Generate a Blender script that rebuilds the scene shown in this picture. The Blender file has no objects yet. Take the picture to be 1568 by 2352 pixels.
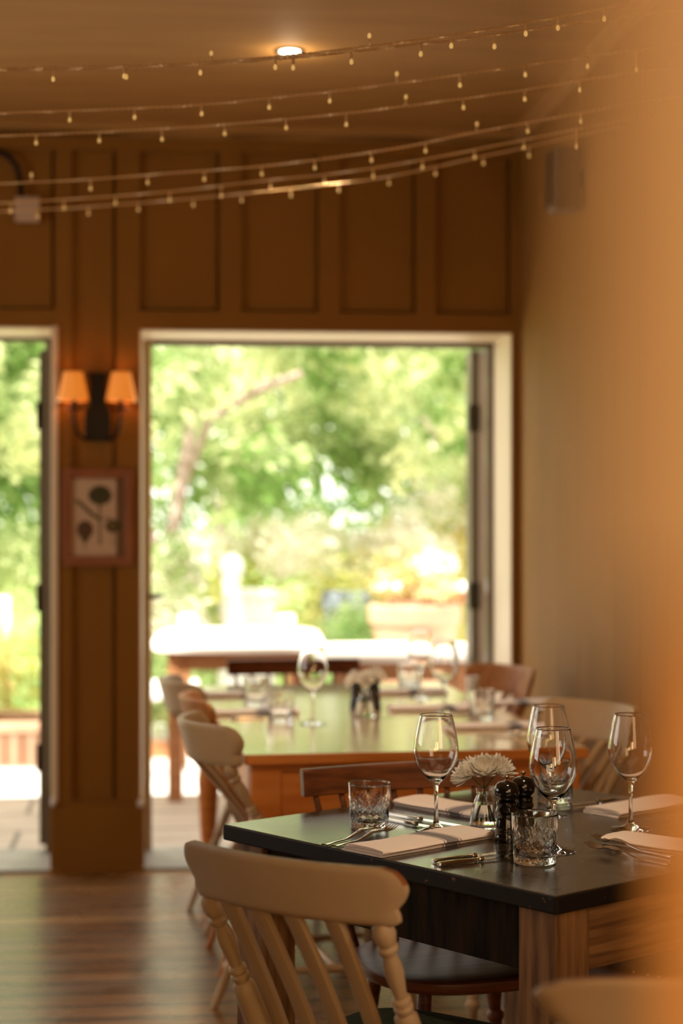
import bpy, bmesh, math, random
from mathutils import Vector, Matrix, noise
from math import sin, cos, pi, radians as R, sqrt, atan2, exp

# ------------------------------------------------------------------ camera, light, exposure
S = bpy.context.scene
COL = S.collection
CAMH = 1.384
F = 4150.0                      # focal length in pixels of the 1568 x 2352 frame
cam = bpy.data.objects.new('camera', bpy.data.cameras.new('camera'))
COL.objects.link(cam)
cam.location = (0, 0, CAMH)
cam.rotation_euler = (R(90), 0, 0)
cam.data.sensor_fit = 'VERTICAL'
cam.data.sensor_height = 36
cam.data.lens = F / 2352 * 36
cam.data.clip_start = 0.02
cam.data.clip_end = 200
cam.data.dof.use_dof = True
cam.data.dof.focus_distance = 3.33
cam.data.dof.aperture_fstop = 2.3
S.camera = cam
S.view_settings.view_transform = 'Standard'
S.view_settings.look = 'None'
S.view_settings.gamma = 1
S.view_settings.exposure = 0.0
S.view_settings.use_curve_mapping = False

w = bpy.data.worlds.new('world'); S.world = w
w.use_nodes = True
w.node_tree.nodes['Background'].inputs[0].default_value = (1.0, 0.965, 0.89, 1)
w.node_tree.nodes['Background'].inputs[1].default_value = 3.7

def lamp(name, kind, loc, energy, color, size=None, target=None, size_y=None):
    l = bpy.data.lights.new(name, kind); l.energy = energy; l.color = color
    if kind == 'AREA':
        l.shape = 'RECTANGLE'; l.size = size; l.size_y = size_y or size
    elif kind == 'POINT':
        l.shadow_soft_size = size or 0.03
    o = bpy.data.objects.new(name, l); COL.objects.link(o); o.location = loc
    if target is not None:
        o.rotation_euler = (Vector(target) - Vector(loc)).to_track_quat('-Z', 'Y').to_euler()
    return o

sun = lamp('sun', 'SUN', (-6, -5, 12), 13.0, (1.0, 0.95, 0.84), target=(-6 + .55, -5 + .52, 11))
sun.data.angle = R(1.0)
# added area fills for the room, then the lamps near the ceiling
lamp('left_fill_light', 'AREA', (-2.3, 5.6, 1.45), 4, (1.0, 0.70, 0.42), 1.6, (1.0, 4.6, 1.35), 1.6)  # added fill from the left, brightens the right wall
lamp('rear_fill_light', 'AREA', (0.3, -1.4, 1.2), 8, (1.0, 0.58, 0.25), 1.3, (-0.1, 4.5, .9), 1.0).data.spread = R(80)  # added fill from behind, the wall there has no window
lamp('right_fill_light', 'AREA', (1.12, 1.2, 1.5), 11, (1.0, 0.60, 0.28), .8, (.2, 3.9, .9), 1.1)  # added unseen lamp, lights the right-hand faces of the black table
lamp('ceiling_glow_fill', 'POINT', (.1, 4.75, 2.80), .9, (1, .62, .30), .08)  # added lamp for the glow on the ceiling, no pendant hangs here
spot = lamp('fill_spot_toward_pine_table', 'SPOT', (-.5, 2.5, 2.82), 75, (1, .70, .42), target=(.15, 4.75, .60))  # added spot to brighten the pine table front, no fitting there
spot.data.spot_size = R(34); spot.data.spot_blend = .8; spot.data.shadow_soft_size = .05
spot = lamp('downlight_over_table', 'SPOT', (.55, 3.1, 2.84), 85, (1, .74, .48), target=(.35, 3.5, .75))
spot.data.spot_size = R(42); spot.data.spot_blend = .7; spot.data.shadow_soft_size = .05

# ------------------------------------------------------------------ pixel -> place
def U(px, py, Y):
    return Vector(((px - 784) / F * Y, Y, CAMH - (py - 1176) / F * Y))
def G(px, py, z=0.75):
    Y = (CAMH - z) * F / (py - 1176)
    return Vector(((px - 784) / F * Y, Y, z))

# the far wall runs slightly askew to the camera
W0 = Vector((-1.309, 6.93, 0)); WU = Vector((.9952, .0981, 0)).normalized(); WN = Vector((-WU.y, WU.x, 0))
WM = Matrix(((WU.x, WN.x, 0, W0.x), (WU.y, WN.y, 0, W0.y), (0, 0, 1, 0), (0, 0, 0, 1)))   # local (s, depth, z)
def ws(px, d=0.0):
    k = (px - 784) / F
    ox = W0.x + WN.x * d; oy = W0.y + WN.y * d
    return (k * oy - ox) / (WU.x - WU.y * k)
def wz(px, py, d=0.0):
    p = WM @ Vector((ws(px, d), d, 0))
    return CAMH - (py - 1176) / F * p.y

# ------------------------------------------------------------------ materials
def mat(name, col=(.5, .5, .5), rough=.5, metal=0, **kw):
    m = bpy.data.materials.new(name); m.use_nodes = True
    b = m.node_tree.nodes['Principled BSDF']
    b.inputs['Base Color'].default_value = (*col, 1)
    b.inputs['Roughness'].default_value = rough
    b.inputs['Metallic'].default_value = metal
    for k, v in kw.items():
        b.inputs[k.replace('_', ' ')].default_value = v
    return m
def nd(m, t, **kw):
    n = m.node_tree.nodes.new(t)
    for k, v in kw.items(): setattr(n, k, v)
    return n
def lk(m, a, b): m.node_tree.links.new(a, b)
def noisy(m, c1, c2, scale=8, stretch=(1, 1, 1), bump=0.0, detail=4, lo=.35, hi=.65, rough=None, bscale=None):
    """procedural two-tone variation (grain, wear) in object space"""
    nt = m.node_tree; b = nt.nodes['Principled BSDF']
    tc = nd(m, 'ShaderNodeTexCoord'); mp = nd(m, 'ShaderNodeMapping')
    mp.inputs['Scale'].default_value = stretch
    no = nd(m, 'ShaderNodeTexNoise'); no.inputs['Scale'].default_value = scale; no.inputs['Detail'].default_value = detail
    cr = nd(m, 'ShaderNodeValToRGB')
    cr.color_ramp.elements[0].position = lo; cr.color_ramp.elements[0].color = (*c1, 1)
    cr.color_ramp.elements[1].position = hi; cr.color_ramp.elements[1].color = (*c2, 1)
    lk(m, tc.outputs['Object'], mp.inputs[0]); lk(m, mp.outputs[0], no.inputs[0]); lk(m, no.outputs[0], cr.inputs[0])
    lk(m, cr.outputs[0], b.inputs['Base Color'])
    if bump:
        bp = nd(m, 'ShaderNodeBump'); bp.inputs['Strength'].default_value = bump; bp.inputs['Distance'].default_value = .002
        lk(m, no.outputs[0], bp.inputs['Height']); lk(m, bp.outputs[0], b.inputs['Normal'])
    if rough:
        mr = nd(m, 'ShaderNodeMapRange'); mr.inputs[3].default_value = rough[0]; mr.inputs[4].default_value = rough[1]
        lk(m, no.outputs[0], mr.inputs[0]); lk(m, mr.outputs[0], b.inputs['Roughness'])
    return m

M = {}
M['wall'] = noisy(mat('wall_paint', rough=.6, Specular_IOR_Level=.12), (.26, .120, .022), (.29, .134, .026), 3)
M['ceil'] = noisy(mat('ceiling_paint', rough=.7, Specular_IOR_Level=.15), (.46, .26, .09), (.52, .30, .105), 2, (1, 6, 1))
M['trim'] = mat('frame_paint', (.80, .66, .48), .45)
M['trimdark'] = mat('door_frame_metal', (.14, .10, .055), .4)
M['sill'] = noisy(mat('threshold_stone', rough=.5), (.20, .18, .15), (.3, .27, .23), 8)
M['cream'] = noisy(mat('cream_paint', rough=.45, Specular_IOR_Level=.3), (.48, .335, .185), (.54, .38, .215), 5, bump=.05)
M['worn'] = noisy(mat('worn_edge_paint', rough=.5), (.30, .10, .028), (.60, .46, .30), 9, (1, 1, 3), lo=.56, hi=.68)
M['dkwood'] = noisy(mat('dark_varnished_wood', rough=.42, Specular_IOR_Level=.3), (.075, .022, .006), (.17, .053, .015), 7, (1, 9, 9), bump=.05)
M['dkedge'] = noisy(mat('reddish_seat_edge', rough=.4), (.16, .048, .014), (.27, .09, .026), 9, (1, 1, 18))
M['midwood'] = noisy(mat('honey_wood', rough=.55, Specular_IOR_Level=.25), (.40, .145, .032), (.54, .235, .06), 6, (8, 8, 1), bump=.05)
M['pine'] = noisy(mat('orange_pine', rough=.38), (.70, .22, .035), (.85, .32, .07), 4, (1, 6, 10), bump=.04)
M['pinetop'] = noisy(mat('pine_table_top', rough=.26, Coat_Weight=1.0, Coat_Roughness=.12), (.78, .60, .36), (.88, .70, .44), 3, (2, 14, 1), rough=(.14, .28))
M['oak'] = noisy(mat('rough_oak', rough=.6), (.13, .055, .018), (.36, .18, .065), 6, (9, 9, .8), bump=.5, detail=8)
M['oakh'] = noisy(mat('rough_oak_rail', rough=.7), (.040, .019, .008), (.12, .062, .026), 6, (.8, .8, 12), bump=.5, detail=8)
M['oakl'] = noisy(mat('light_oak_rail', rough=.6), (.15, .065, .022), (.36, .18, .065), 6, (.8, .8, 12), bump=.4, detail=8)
M['blackrail'] = noisy(mat('black_rail', rough=.8, Specular_IOR_Level=.15), (.010, .006, .003), (.035, .020, .009), 8, (6, 6, 1), bump=.4, detail=8)  # near-black colour, used on one rail of the square table
M['black'] = noisy(mat('black_table_paint', rough=.3, Coat_Weight=.4, Coat_Roughness=.15), (.016, .010, .005), (.040, .025, .013), 3, (2, 2, 1), rough=(.2, .36))
M['chip'] = noisy(mat('chipped_table_edge', rough=.55, Specular_IOR_Level=.25), (.014, .010, .007), (.22, .10, .04), 60, (1, 1, 1), lo=.68, hi=.72)
M['green'] = noisy(mat('dark_green_cushion', rough=1.0, Specular_IOR_Level=.1), (.008, .010, .006), (.018, .021, .011), 60, bump=.3)
M['leather'] = noisy(mat('brown_leather', rough=.45), (.16, .07, .02), (.22, .10, .035), 30, bump=.2)
M['bronze'] = mat('dull_bronze', (.42, .29, .18), .35, 1)
M['brass'] = mat('brass', (.75, .5, .2), .3, 1)
M['steel'] = mat('polished_steel', (.72, .66, .58), .13, 1)
M['glass'] = mat('clear_glass', (1, 1, 1), 0.0, 0, IOR=1.5, Transmission_Weight=1)
M['water'] = mat('water', (.95, 1, .95), 0.0, 0, IOR=1.33, Transmission_Weight=1)
M['mill'] = mat('black_lacquer', (.008, .006, .005), .12, 0, Coat_Weight=.5)
M['petal'] = leafmat_early = None
M['stem'] = mat('green_stem', (.06, .12, .03), .5)
M['iron'] = mat('black_iron', (.012, .009, .007), .35, .6)
M['redframe'] = noisy(mat('reddish_picture_frame', rough=.4), (.22, .055, .012), (.30, .085, .02), 6, (8, 1, 1))
M['paper'] = mat('print_paper', (.62, .46, .33), .8)
M['ink'] = mat('print_dark_green', (.075, .065, .025), .8)
M['inkb'] = mat('print_brown', (.13, .065, .035), .8)
M['inky'] = mat('print_ochre', (.20, .12, .025), .8)
M['boxplastic'] = mat('pale_plastic', (.62, .47, .36), .5)
M['speaker'] = mat('brown_speaker_case', (.10, .06, .03), .6)
M['cable'] = mat('gold_wire', (.80, .54, .26), .3, .2)
M['candle'] = mat('white_candle', (.85, .82, .76), .4)
M['terracotta'] = noisy(mat('terracotta', rough=.8), (.42, .23, .14), (.52, .32, .20), 4)
M['stone'] = noisy(mat('pale_stone', rough=.8), (.66, .63, .58), (.78, .75, .70), 5)
M['greymetal'] = noisy(mat('grey_planter', rough=.6), (.10, .12, .14), (.16, .18, .20), 4)
M['white'] = mat('white_paint', (.82, .80, .77), .5)
M['outtop'] = noisy(mat('pale_outdoor_table_top', rough=.5), (.72, .66, .58), (.82, .76, .68), 4, (1, 8, 1))
M['outwood'] = noisy(mat('outdoor_wood', rough=.6), (.33, .14, .05), (.46, .21, .09), 6, (1, 1, 6))
M['bark'] = noisy(mat('bark', rough=.9), (.26, .17, .13), (.55, .42, .37), 10, (4, 4, 1), bump=.4)
M['soil'] = mat('soil', (.05, .03, .02), .9)

def shade_mat(name, col, em, strength):
    m = mat(name, col, .8)
    b = m.node_tree.nodes['Principled BSDF']
    b.inputs['Emission Color'].default_value = (*em, 1); b.inputs['Emission Strength'].default_value = strength
    return m
M['lampshade'] = shade_mat('lit_fabric_shade', (.70, .36, .13), (1, .27, .025), .55)
M['bulb'] = shade_mat('string_bulb_glow', (.9, .7, .35), (1, .60, .18), .42)
M['downlight'] = shade_mat('downlight_glow', (.9, .9, .9), (1, .86, .66), 9)

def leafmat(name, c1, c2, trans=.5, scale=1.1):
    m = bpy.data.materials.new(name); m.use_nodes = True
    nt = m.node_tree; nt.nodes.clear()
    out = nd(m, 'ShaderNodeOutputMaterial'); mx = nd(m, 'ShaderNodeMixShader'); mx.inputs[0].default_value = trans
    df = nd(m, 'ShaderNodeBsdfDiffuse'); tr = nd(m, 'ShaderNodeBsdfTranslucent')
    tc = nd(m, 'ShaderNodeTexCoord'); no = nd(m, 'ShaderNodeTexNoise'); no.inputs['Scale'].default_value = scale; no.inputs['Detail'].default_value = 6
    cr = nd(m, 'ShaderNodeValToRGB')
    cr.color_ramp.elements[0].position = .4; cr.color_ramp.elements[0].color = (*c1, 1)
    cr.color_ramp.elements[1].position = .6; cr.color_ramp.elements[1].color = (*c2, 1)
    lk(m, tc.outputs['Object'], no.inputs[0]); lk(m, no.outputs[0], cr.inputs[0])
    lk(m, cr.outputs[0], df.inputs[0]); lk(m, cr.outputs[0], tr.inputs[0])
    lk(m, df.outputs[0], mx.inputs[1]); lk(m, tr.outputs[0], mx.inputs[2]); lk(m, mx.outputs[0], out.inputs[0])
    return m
M['petal'] = leafmat('white_petals', (.90, .87, .80), (.95, .93, .88), .35)
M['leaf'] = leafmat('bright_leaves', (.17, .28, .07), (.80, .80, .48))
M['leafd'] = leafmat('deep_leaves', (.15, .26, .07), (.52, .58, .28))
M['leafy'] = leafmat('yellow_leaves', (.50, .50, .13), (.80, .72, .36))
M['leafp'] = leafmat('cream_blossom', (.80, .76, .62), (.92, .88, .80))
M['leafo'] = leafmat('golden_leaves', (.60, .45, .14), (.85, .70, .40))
M['grass'] = noisy(mat('grass', rough=.9), (.16, .28, .05), (.38, .46, .14), 3)

def plank_mat(name, c1, c2, cm, bw, bh, gap, rough, mottled=True):
    m = mat(name, rough=.3); nt = m.node_tree; b = nt.nodes['Principled BSDF']
    tc = nd(m, 'ShaderNodeTexCoord'); br = nd(m, 'ShaderNodeTexBrick')
    br.offset = .37; br.inputs['Color1'].default_value = (*c1, 1); br.inputs['Color2'].default_value = (*c2, 1)
    br.inputs['Mortar'].default_value = (*cm, 1); br.inputs['Scale'].default_value = 1
    br.inputs['Mortar Size'].default_value = gap; br.inputs['Brick Width'].default_value = bw; br.inputs['Row Height'].default_value = bh
    lk(m, tc.outputs['Object'], br.inputs[0])
    mp = nd(m, 'ShaderNodeMapping'); mp.inputs['Scale'].default_value = (1, 9, 1)
    no = nd(m, 'ShaderNodeTexNoise'); no.inputs['Scale'].default_value = 2.5; no.inputs['Detail'].default_value = 7
    lk(m, tc.outputs['Object'], mp.inputs[0]); lk(m, mp.outputs[0], no.inputs[0])
    cr = nd(m, 'ShaderNodeValToRGB'); cr.color_ramp.elements[0].position = .3; cr.color_ramp.elements[0].color = (.55, .5, .45, 1)
    cr.color_ramp.elements[1].position = .7; cr.color_ramp.elements[1].color = (1.25, 1.2, 1.15, 1)
    lk(m, no.outputs[0], cr.inputs[0])
    mx = nd(m, 'ShaderNodeMix', data_type='RGBA', blend_type='MULTIPLY'); mx.inputs[0].default_value = 1
    lk(m, br.outputs[0], mx.inputs[6]); lk(m, cr.outputs[0], mx.inputs[7]); lk(m, mx.outputs[2], b.inputs['Base Color'])
    bp = nd(m, 'ShaderNodeBump'); bp.inputs['Strength'].default_value = .4; bp.inputs['Distance'].default_value = .003; bp.invert = True
    lk(m, br.outputs[1], bp.inputs['Height']); lk(m, bp.outputs[0], b.inputs['Normal'])
    n2 = nd(m, 'ShaderNodeTexNoise'); n2.inputs['Scale'].default_value = 5
    lk(m, tc.outputs['Object'], n2.inputs[0])
    mr = nd(m, 'ShaderNodeMapRange'); mr.inputs[3].default_value = rough[0]; mr.inputs[4].default_value = rough[1]
    lk(m, n2.outputs[0], mr.inputs[0]); lk(m, mr.outputs[0], b.inputs['Roughness'])
    return m
M['floor'] = plank_mat('floor_boards', (.30, .155, .055), (.15, .07, .024), (.015, .008, .004), 1.9, .128, .010, (.20, .36))
M['deck'] = plank_mat('deck_boards', (.36, .29, .225), (.32, .255, .20), (.08, .06, .04), 14.0, .46, .012, (.5, .7))
M['paving'] = noisy(mat('pale_paving', rough=.7), (.66, .62, .56), (.76, .72, .66), 3)
M['brick'] = plank_mat('planter_brick', (.20, .085, .04), (.42, .30, .20), (.45, .34, .24), .09, .5, .012, (.7, .9))

def stripe_napkin(name, center):
    m = mat(name, (.84, .75, .70), .85); b = m.node_tree.nodes['Principled BSDF']
    tc = nd(m, 'ShaderNodeTexCoord'); sp = nd(m, 'ShaderNodeSeparateXYZ')
    lk(m, tc.outputs['Object'], sp.inputs[0])
    cr = nd(m, 'ShaderNodeValToRGB'); cr.color_ramp.interpolation = 'CONSTANT'
    mr = nd(m, 'ShaderNodeMapRange'); mr.inputs[1].default_value = center - .05; mr.inputs[2].default_value = center + .05
    lk(m, sp.outputs[0], mr.inputs[0]); lk(m, mr.outputs[0], cr.inputs[0])
    base = (.84, .75, .70, 1); blue = (.22, .20, .22, 1)
    els = cr.color_ramp.elements
    els[0].position = 0; els[0].color = base
    els[1].position = .26; els[1].color = blue
    for p, c in ((.29, base), (.33, blue), (.67, base), (.71, blue), (.74, base)):
        e = els.new(p); e.color = c
    lk(m, cr.outputs[0], b.inputs['Base Color'])
    no = nd(m, 'ShaderNodeTexNoise'); no.inputs['Scale'].default_value = 400
    lk(m, tc.outputs['Object'], no.inputs[0])
    bp = nd(m, 'ShaderNodeBump'); bp.inputs['Strength'].default_value = .25; bp.inputs['Distance'].default_value = .001
    lk(m, no.outputs[0], bp.inputs['Height']); lk(m, bp.outputs[0], b.inputs['Normal'])
    return m
M['napkin'] = stripe_napkin('striped_linen', .035)
M['plainnap'] = mat('plain_linen', (.84, .74, .67), .85)

# ------------------------------------------------------------------ mesh helpers
class MB:
    def __init__(s): s.v = []; s.f = []; s.mi = []
    def add(s, vs, fs, mi=0, M_=None):
        o = len(s.v)
        s.v += [tuple(M_ @ Vector(p)) if M_ is not None else tuple(p) for p in vs]
        s.f += [tuple(i + o for i in f) for f in fs]
        s.mi += [mi] * len(fs) if isinstance(mi, int) else mi
        return s
    def box(s, x0, x1, y0, y1, z0, z1, mi=0, M_=None):
        vs = [(x, y, z) for x in (x0, x1) for y in (y0, y1) for z in (z0, z1)]
        fs = [(0, 1, 3, 2), (4, 6, 7, 5), (0, 4, 5, 1), (2, 3, 7, 6), (0, 2, 6, 4), (1, 5, 7, 3)]
        return s.add(vs, fs, mi, M_)
    def grid(s, nu, nv, fn, closed_u=False, closed_v=False, cap=False, mi=0, M_=None):
        vs = [fn(i, j) for i in range(nu) for j in range(nv)]
        fs = []
        for i in range(nu if closed_u else nu - 1):
            for j in range(nv if closed_v else nv - 1):
                a = i * nv + j; b = ((i + 1) % nu) * nv + j
                c = ((i + 1) % nu) * nv + (j + 1) % nv; d = i * nv + (j + 1) % nv
                fs.append((a, b, c, d))
        if cap:
            fs.append(tuple(range(nv))[::-1]); fs.append(tuple((nu - 1) * nv + j for j in range(nv)))
        return s.add(vs, fs, mi, M_)
    def lathe(s, prof, seg=28, M_=None, mi=0, cap=True):
        n = len(prof)
        def fn(i, j):
            r, z = prof[i]; a = 2 * pi * j / seg
            return (r * cos(a), r * sin(a), z)
        return s.grid(n, seg, fn, closed_v=True, cap=cap, mi=mi, M_=M_)
    def tube(s, pts, rad, seg=10, mi=0, M_=None, ref=None, sy=1.0):
        """round (or flattened: sy) tube along pts"""
        pts = [Vector(p) for p in pts]; n = len(pts)
        rads = rad if isinstance(rad, (list, tuple)) else [rad] * n
        fr = []
        ref = Vector(ref) if ref else None
        for i in range(n):
            t = (pts[min(i + 1, n - 1)] - pts[max(i - 1, 0)]).normalized()
            r0 = ref or (Vector((0, 0, 1)) if abs(t.z) < .9 else Vector((0, 1, 0)))
            a = t.cross(r0).normalized(); b = a.cross(t).normalized()
            if i and not ref:
                pa = fr[-1][0]; a = (pa - t * pa.dot(t)).normalized(); b = a.cross(t).normalized()
            fr.append((a, b))
        def fn(i, j):
            q = 2 * pi * j / seg
            return tuple(pts[i] + fr[i][0] * cos(q) * rads[i] + fr[i][1] * sin(q) * rads[i] * sy)
        return s.grid(n, seg, fn, closed_v=True, cap=True, mi=mi, M_=M_)
    def ribbon(s, pts, widths, thick, across, mi=0, M_=None):
        """rectangular bar along pts; widths run along the 'across' vector"""
        pts = [Vector(p) for p in pts]; n = len(pts); ac = Vector(across).normalized()
        ws_ = widths if isinstance(widths, (list, tuple)) else [widths] * n
        ts = thick if isinstance(thick, (list, tuple)) else [thick] * n
        def fn(i, j):
            t = (pts[min(i + 1, n - 1)] - pts[max(i - 1, 0)]).normalized()
            nn = ac.cross(t).normalized()
            k = 2 * pi * j / 12
            cx = abs(cos(k)) ** .35 * (1 if cos(k) > 0 else -1); cy = abs(sin(k)) ** .35 * (1 if sin(k) > 0 else -1)
            return tuple(pts[i] + ac * cx * ws_[i] / 2 + nn * cy * ts[i] / 2)
        return s.grid(n, 12, fn, closed_v=True, cap=True, mi=mi, M_=M_)
    def build(s, name, mats, parent=None, smooth=True, bevel=0, sub=0, angle=40):
        me = bpy.data.meshes.new(name); me.from_pydata(s.v, [], s.f)
        bm = bmesh.new(); bm.from_mesh(me); bmesh.ops.recalc_face_normals(bm, faces=bm.faces); bm.to_mesh(me); bm.free()
        for m in (mats if isinstance(mats, (list, tuple)) else [mats]): me.materials.append(m)
        me.polygons.foreach_set('material_index', s.mi)
        if smooth:
            me.polygons.foreach_set('use_smooth', [True] * len(me.polygons))
            me.set_sharp_from_angle(angle=R(angle))
        me.update()
        o = bpy.data.objects.new(name, me); COL.objects.link(o)
        if parent: o.parent = parent
        if bevel:
            b = o.modifiers.new('bevel', 'BEVEL'); b.width = bevel; b.segments = 2; b.limit_method = 'ANGLE'
        if sub:
            u = o.modifiers.new('sub', 'SUBSURF'); u.levels = sub; u.render_levels = sub
        return o

def empty(name, loc=(0, 0, 0), rz=0):
    o = bpy.data.objects.new(name, None); COL.objects.link(o); o.location = loc; o.rotation_euler = (0, 0, rz)
    o.empty_display_size = .05
    return o
def tag(o, label, cat, group=None, kind=None):
    o['label'] = label; o['category'] = cat
    if group: o['group'] = group
    if kind: o['kind'] = kind
    return o
def struct(o, label=None):
    o['kind'] = 'structure'
    if label: o['label'] = label
    return o
def copy_tree(o, parent=None):
    c = o.copy(); COL.objects.link(c)
    if parent is not None: c.parent = parent
    for ch in list(o.children): copy_tree(ch, c)
    return c
def axis_m(p0, p1):
    p0 = Vector(p0); d = Vector(p1) - p0
    return Matrix.Translation(p0) @ d.to_track_quat('Z', 'Y').to_matrix().to_4x4()
def smooth01(t): t = max(0, min(1, t)); return t * t * (3 - 2 * t)

# ------------------------------------------------------------------ the room
def holes_layer(mb, s0, s1, z0, z1, d0, d1, holes):
    """boxes filling the rectangle except the holes (wall local)"""
    ss = sorted({s0, s1, *[h[0] for h in holes], *[h[1] for h in holes]}); zs = sorted({z0, z1, *[h[2] for h in holes], *[h[3] for h in holes]})
    ss = [a for a in ss if s0 <= a <= s1]; zs = [a for a in zs if z0 <= a <= z1]
    for i in range(len(ss) - 1):
        for j in range(len(zs) - 1):
            cs = (ss[i] + ss[i + 1]) / 2; cz = (zs[j] + zs[j + 1]) / 2
            if any(h[0] < cs < h[1] and h[2] < cz < h[3] for h in holes): continue
            mb.box(ss[i], ss[i + 1], d0, d1, zs[j], zs[j + 1], 0, WM)
CEIL = 2.88
SC = ws(1192)                       # corner with the right wall
SL = -2.6                           # left end of the room
dA = (ws(322), ws(1173), wz(740, 762)) # right opening
dB = (ws(-900), ws(122), wz(60, 752))  # left opening
pz0, pz1 = 2.160, 2.775
panels = [(ws(a), ws(b), pz0, pz1) for a, b in ((-130, 127), (320, 503), (553, 730), (778, 953), (998, 1170))]
panels.append((ws(-420), ws(-180), pz0, pz1))
panels.append((ws(165), ws(267), .252, pz1))
openings = [(dA[0], dA[1], -.01, dA[2]), (dB[0], dB[1], -.01, dB[2])]
mb = MB()
gaps = [g_ for p in panels for g_ in ((p[1] - .014, p[1], p[2], p[3]), (p[0], p[1] - .014, p[2], p[2] + .009))]
holes_layer(mb, SL, SC + .2, 0, CEIL, .03, .4, openings)
holes_layer(mb, SL, SC + .2, 0, CEIL, .0, .03, openings + gaps)
holes_layer(mb, SL, SC, 0, CEIL, -.022, 0, openings + panels)
struct(mb.build('wall_back', M['wall'], smooth=False), 'brown panelled wall with two wide garden door openings')
# right wall, boarded
RM = WM @ Matrix.Translation((SC, 0, 0))
RWH = (-6.4, -5.3, .95, 2.15)
def rbox(mb, x0, x1, a, b):
    if a < RWH[1] and b > RWH[0]:
        for c, d in ((a, RWH[0]), (RWH[1], b)):
            if d > c: mb.box(x0, x1, c, d, 0, CEIL, 0, RM)
        c, d = max(a, RWH[0]), min(b, RWH[1]); mb.box(x0, x1, c, d, 0, RWH[2], 0, RM); mb.box(x0, x1, c, d, RWH[3], CEIL, 0, RM)
    else: mb.box(x0, x1, a, b, 0, CEIL, 0, RM)
mb = MB(); rbox(mb, 0.006, .2, -9.6, 0)
cuts = [0, .42, .73, 1.03, 1.53, 1.83, 2.12, 2.42, 2.72] + [3.02 + .3 * i for i in range(23)]
for i in range(len(cuts) - 1): rbox(mb, 0, .006, -cuts[i + 1] + .002, -cuts[i] - .002)
rt = struct(empty('added_window_2')); fb = MB()  # unseen window, added to brighten glass edges and right-hand table faces
for b in ((RWH[0], RWH[0] + .04, RWH[2], RWH[3]), (RWH[1] - .04, RWH[1], RWH[2], RWH[3]), (RWH[0], RWH[1], RWH[2], RWH[2] + .05), (RWH[0], RWH[1], RWH[3] - .05, RWH[3]), (-5.87, -5.83, RWH[2], RWH[3])):
    fb.box(.08, .13, b[0], b[1], b[2], b[3], 0, RM)
fb.build('window_frame', M['trim'], rt, smooth=False)
struct(mb.build('wall_right', M['wall'], smooth=False))
mb = MB(); LW = (-3.5, -1.5, .95, 2.15); cutd = [-9.6, LW[0], LW[1], .2]
for q in range(3):
    if q == 1: mb.box(SL - .2, SL, cutd[q], cutd[q + 1], 0, LW[2], 0, WM); mb.box(SL - .2, SL, cutd[q], cutd[q + 1], LW[3], CEIL, 0, WM)
    else: mb.box(SL - .2, SL, cutd[q], cutd[q + 1], 0, CEIL, 0, WM)
struct(mb.build('wall_left', M['wall'], smooth=False))
for nm, L_ in (('added_window_1', LW),):  # unseen window in the left wall, added for bright edges on the glassware
    rt = struct(empty(nm)); mb = MB(); xw = (L_[1] - L_[0]) / 3
    for q in range(4): mb.box(SL - .13, SL - .08, L_[0] + q * xw - (.04 if q == 3 else 0), L_[0] + q * xw + (0 if q == 3 else .04), L_[2], L_[3], 0, WM)
    mb.box(SL - .13, SL - .08, L_[0], L_[1], L_[2], L_[2] + .05, 0, WM); mb.box(SL - .13, SL - .08, L_[0], L_[1], L_[3] - .05, L_[3], 0, WM)
    mb.build('window_frame', M['trim'], rt, smooth=False)
mb = MB(); mb.box(SL - .2, SC + .2, -9.8, -9.6, 0, CEIL, 0, WM); struct(mb.build('wall_front', M['wall'], smooth=False))
# floor and ceiling as their own rotated objects so that boards follow the wall
def slab(name, m, s0, s1, d0, d1, z0, z1):
    mb = MB(); mb.box(s0, s1, d0, d1, z0, z1); o = mb.build(name, m, smooth=False); o.matrix_world = WM.copy(); return o
struct(slab('floor', M['floor'], SL - .2, SC + .2, -9.8, .02, -.12, 0))
struct(slab('ceiling', M['ceil'], SL - .3, SC + .4, -9.9, .5, CEIL, CEIL + .15))
mb = MB()
for k, (d, z, h) in enumerate(((-.035, CEIL - .03, .03), (-.022, CEIL - .055, .025))):
    mb.box(SL, SC, d, -.012, z, z + h, 0, WM); mb.box(d, 0, -9.6, 0, z, z + h, 0, RM)
struct(mb.build('trim_1', M['ceil'], smooth=False))
# skirting round the pillar between the openings
sk0, sk1 = ws(119), ws(329)
mb = MB()
mb.box(sk0 - .004, sk1 + .004, -.034, .40, 0.0, .262, 0, WM)
mb.box(sk0 + .004, sk1 - .004, -.026, .39, .262, .278, 0, WM)
mb.box(sk0 - .006, sk1 + .006, -.05, -.03, 0.0, .02, 0, WM)
struct(mb.build('baseboard_back', M['wall'], smooth=False, bevel=.004))
mb = MB(); mb.box(-.02, 0, -9.6, -.02, 0, .2, 0, RM); struct(mb.build('baseboard_right', M['wall'], smooth=False))
# architraves
def lining(name, s0, s1, z1, edge=0):
    mb = MB()
    mb.box(s0 - .001, s0 + .006, -.024, .4, .0, z1, 0, WM); mb.box(s1 - .006, s1 + .001, -.024, .4, .0, z1, 0, WM); mb.box(s0, s1, -.024, .4, z1 - .006, z1 + .001, 0, WM)
    if edge: mb.box(s1, s1 + edge, -.034, .0, .27, z1 + .004, 0, WM)
    return struct(mb.build(name, M['trim'], smooth=False, bevel=.002))
lining('trim_3', dA[0], dA[1], dA[2])
lining('trim_4', dB[0], dB[1], dB[2], .020)
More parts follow.
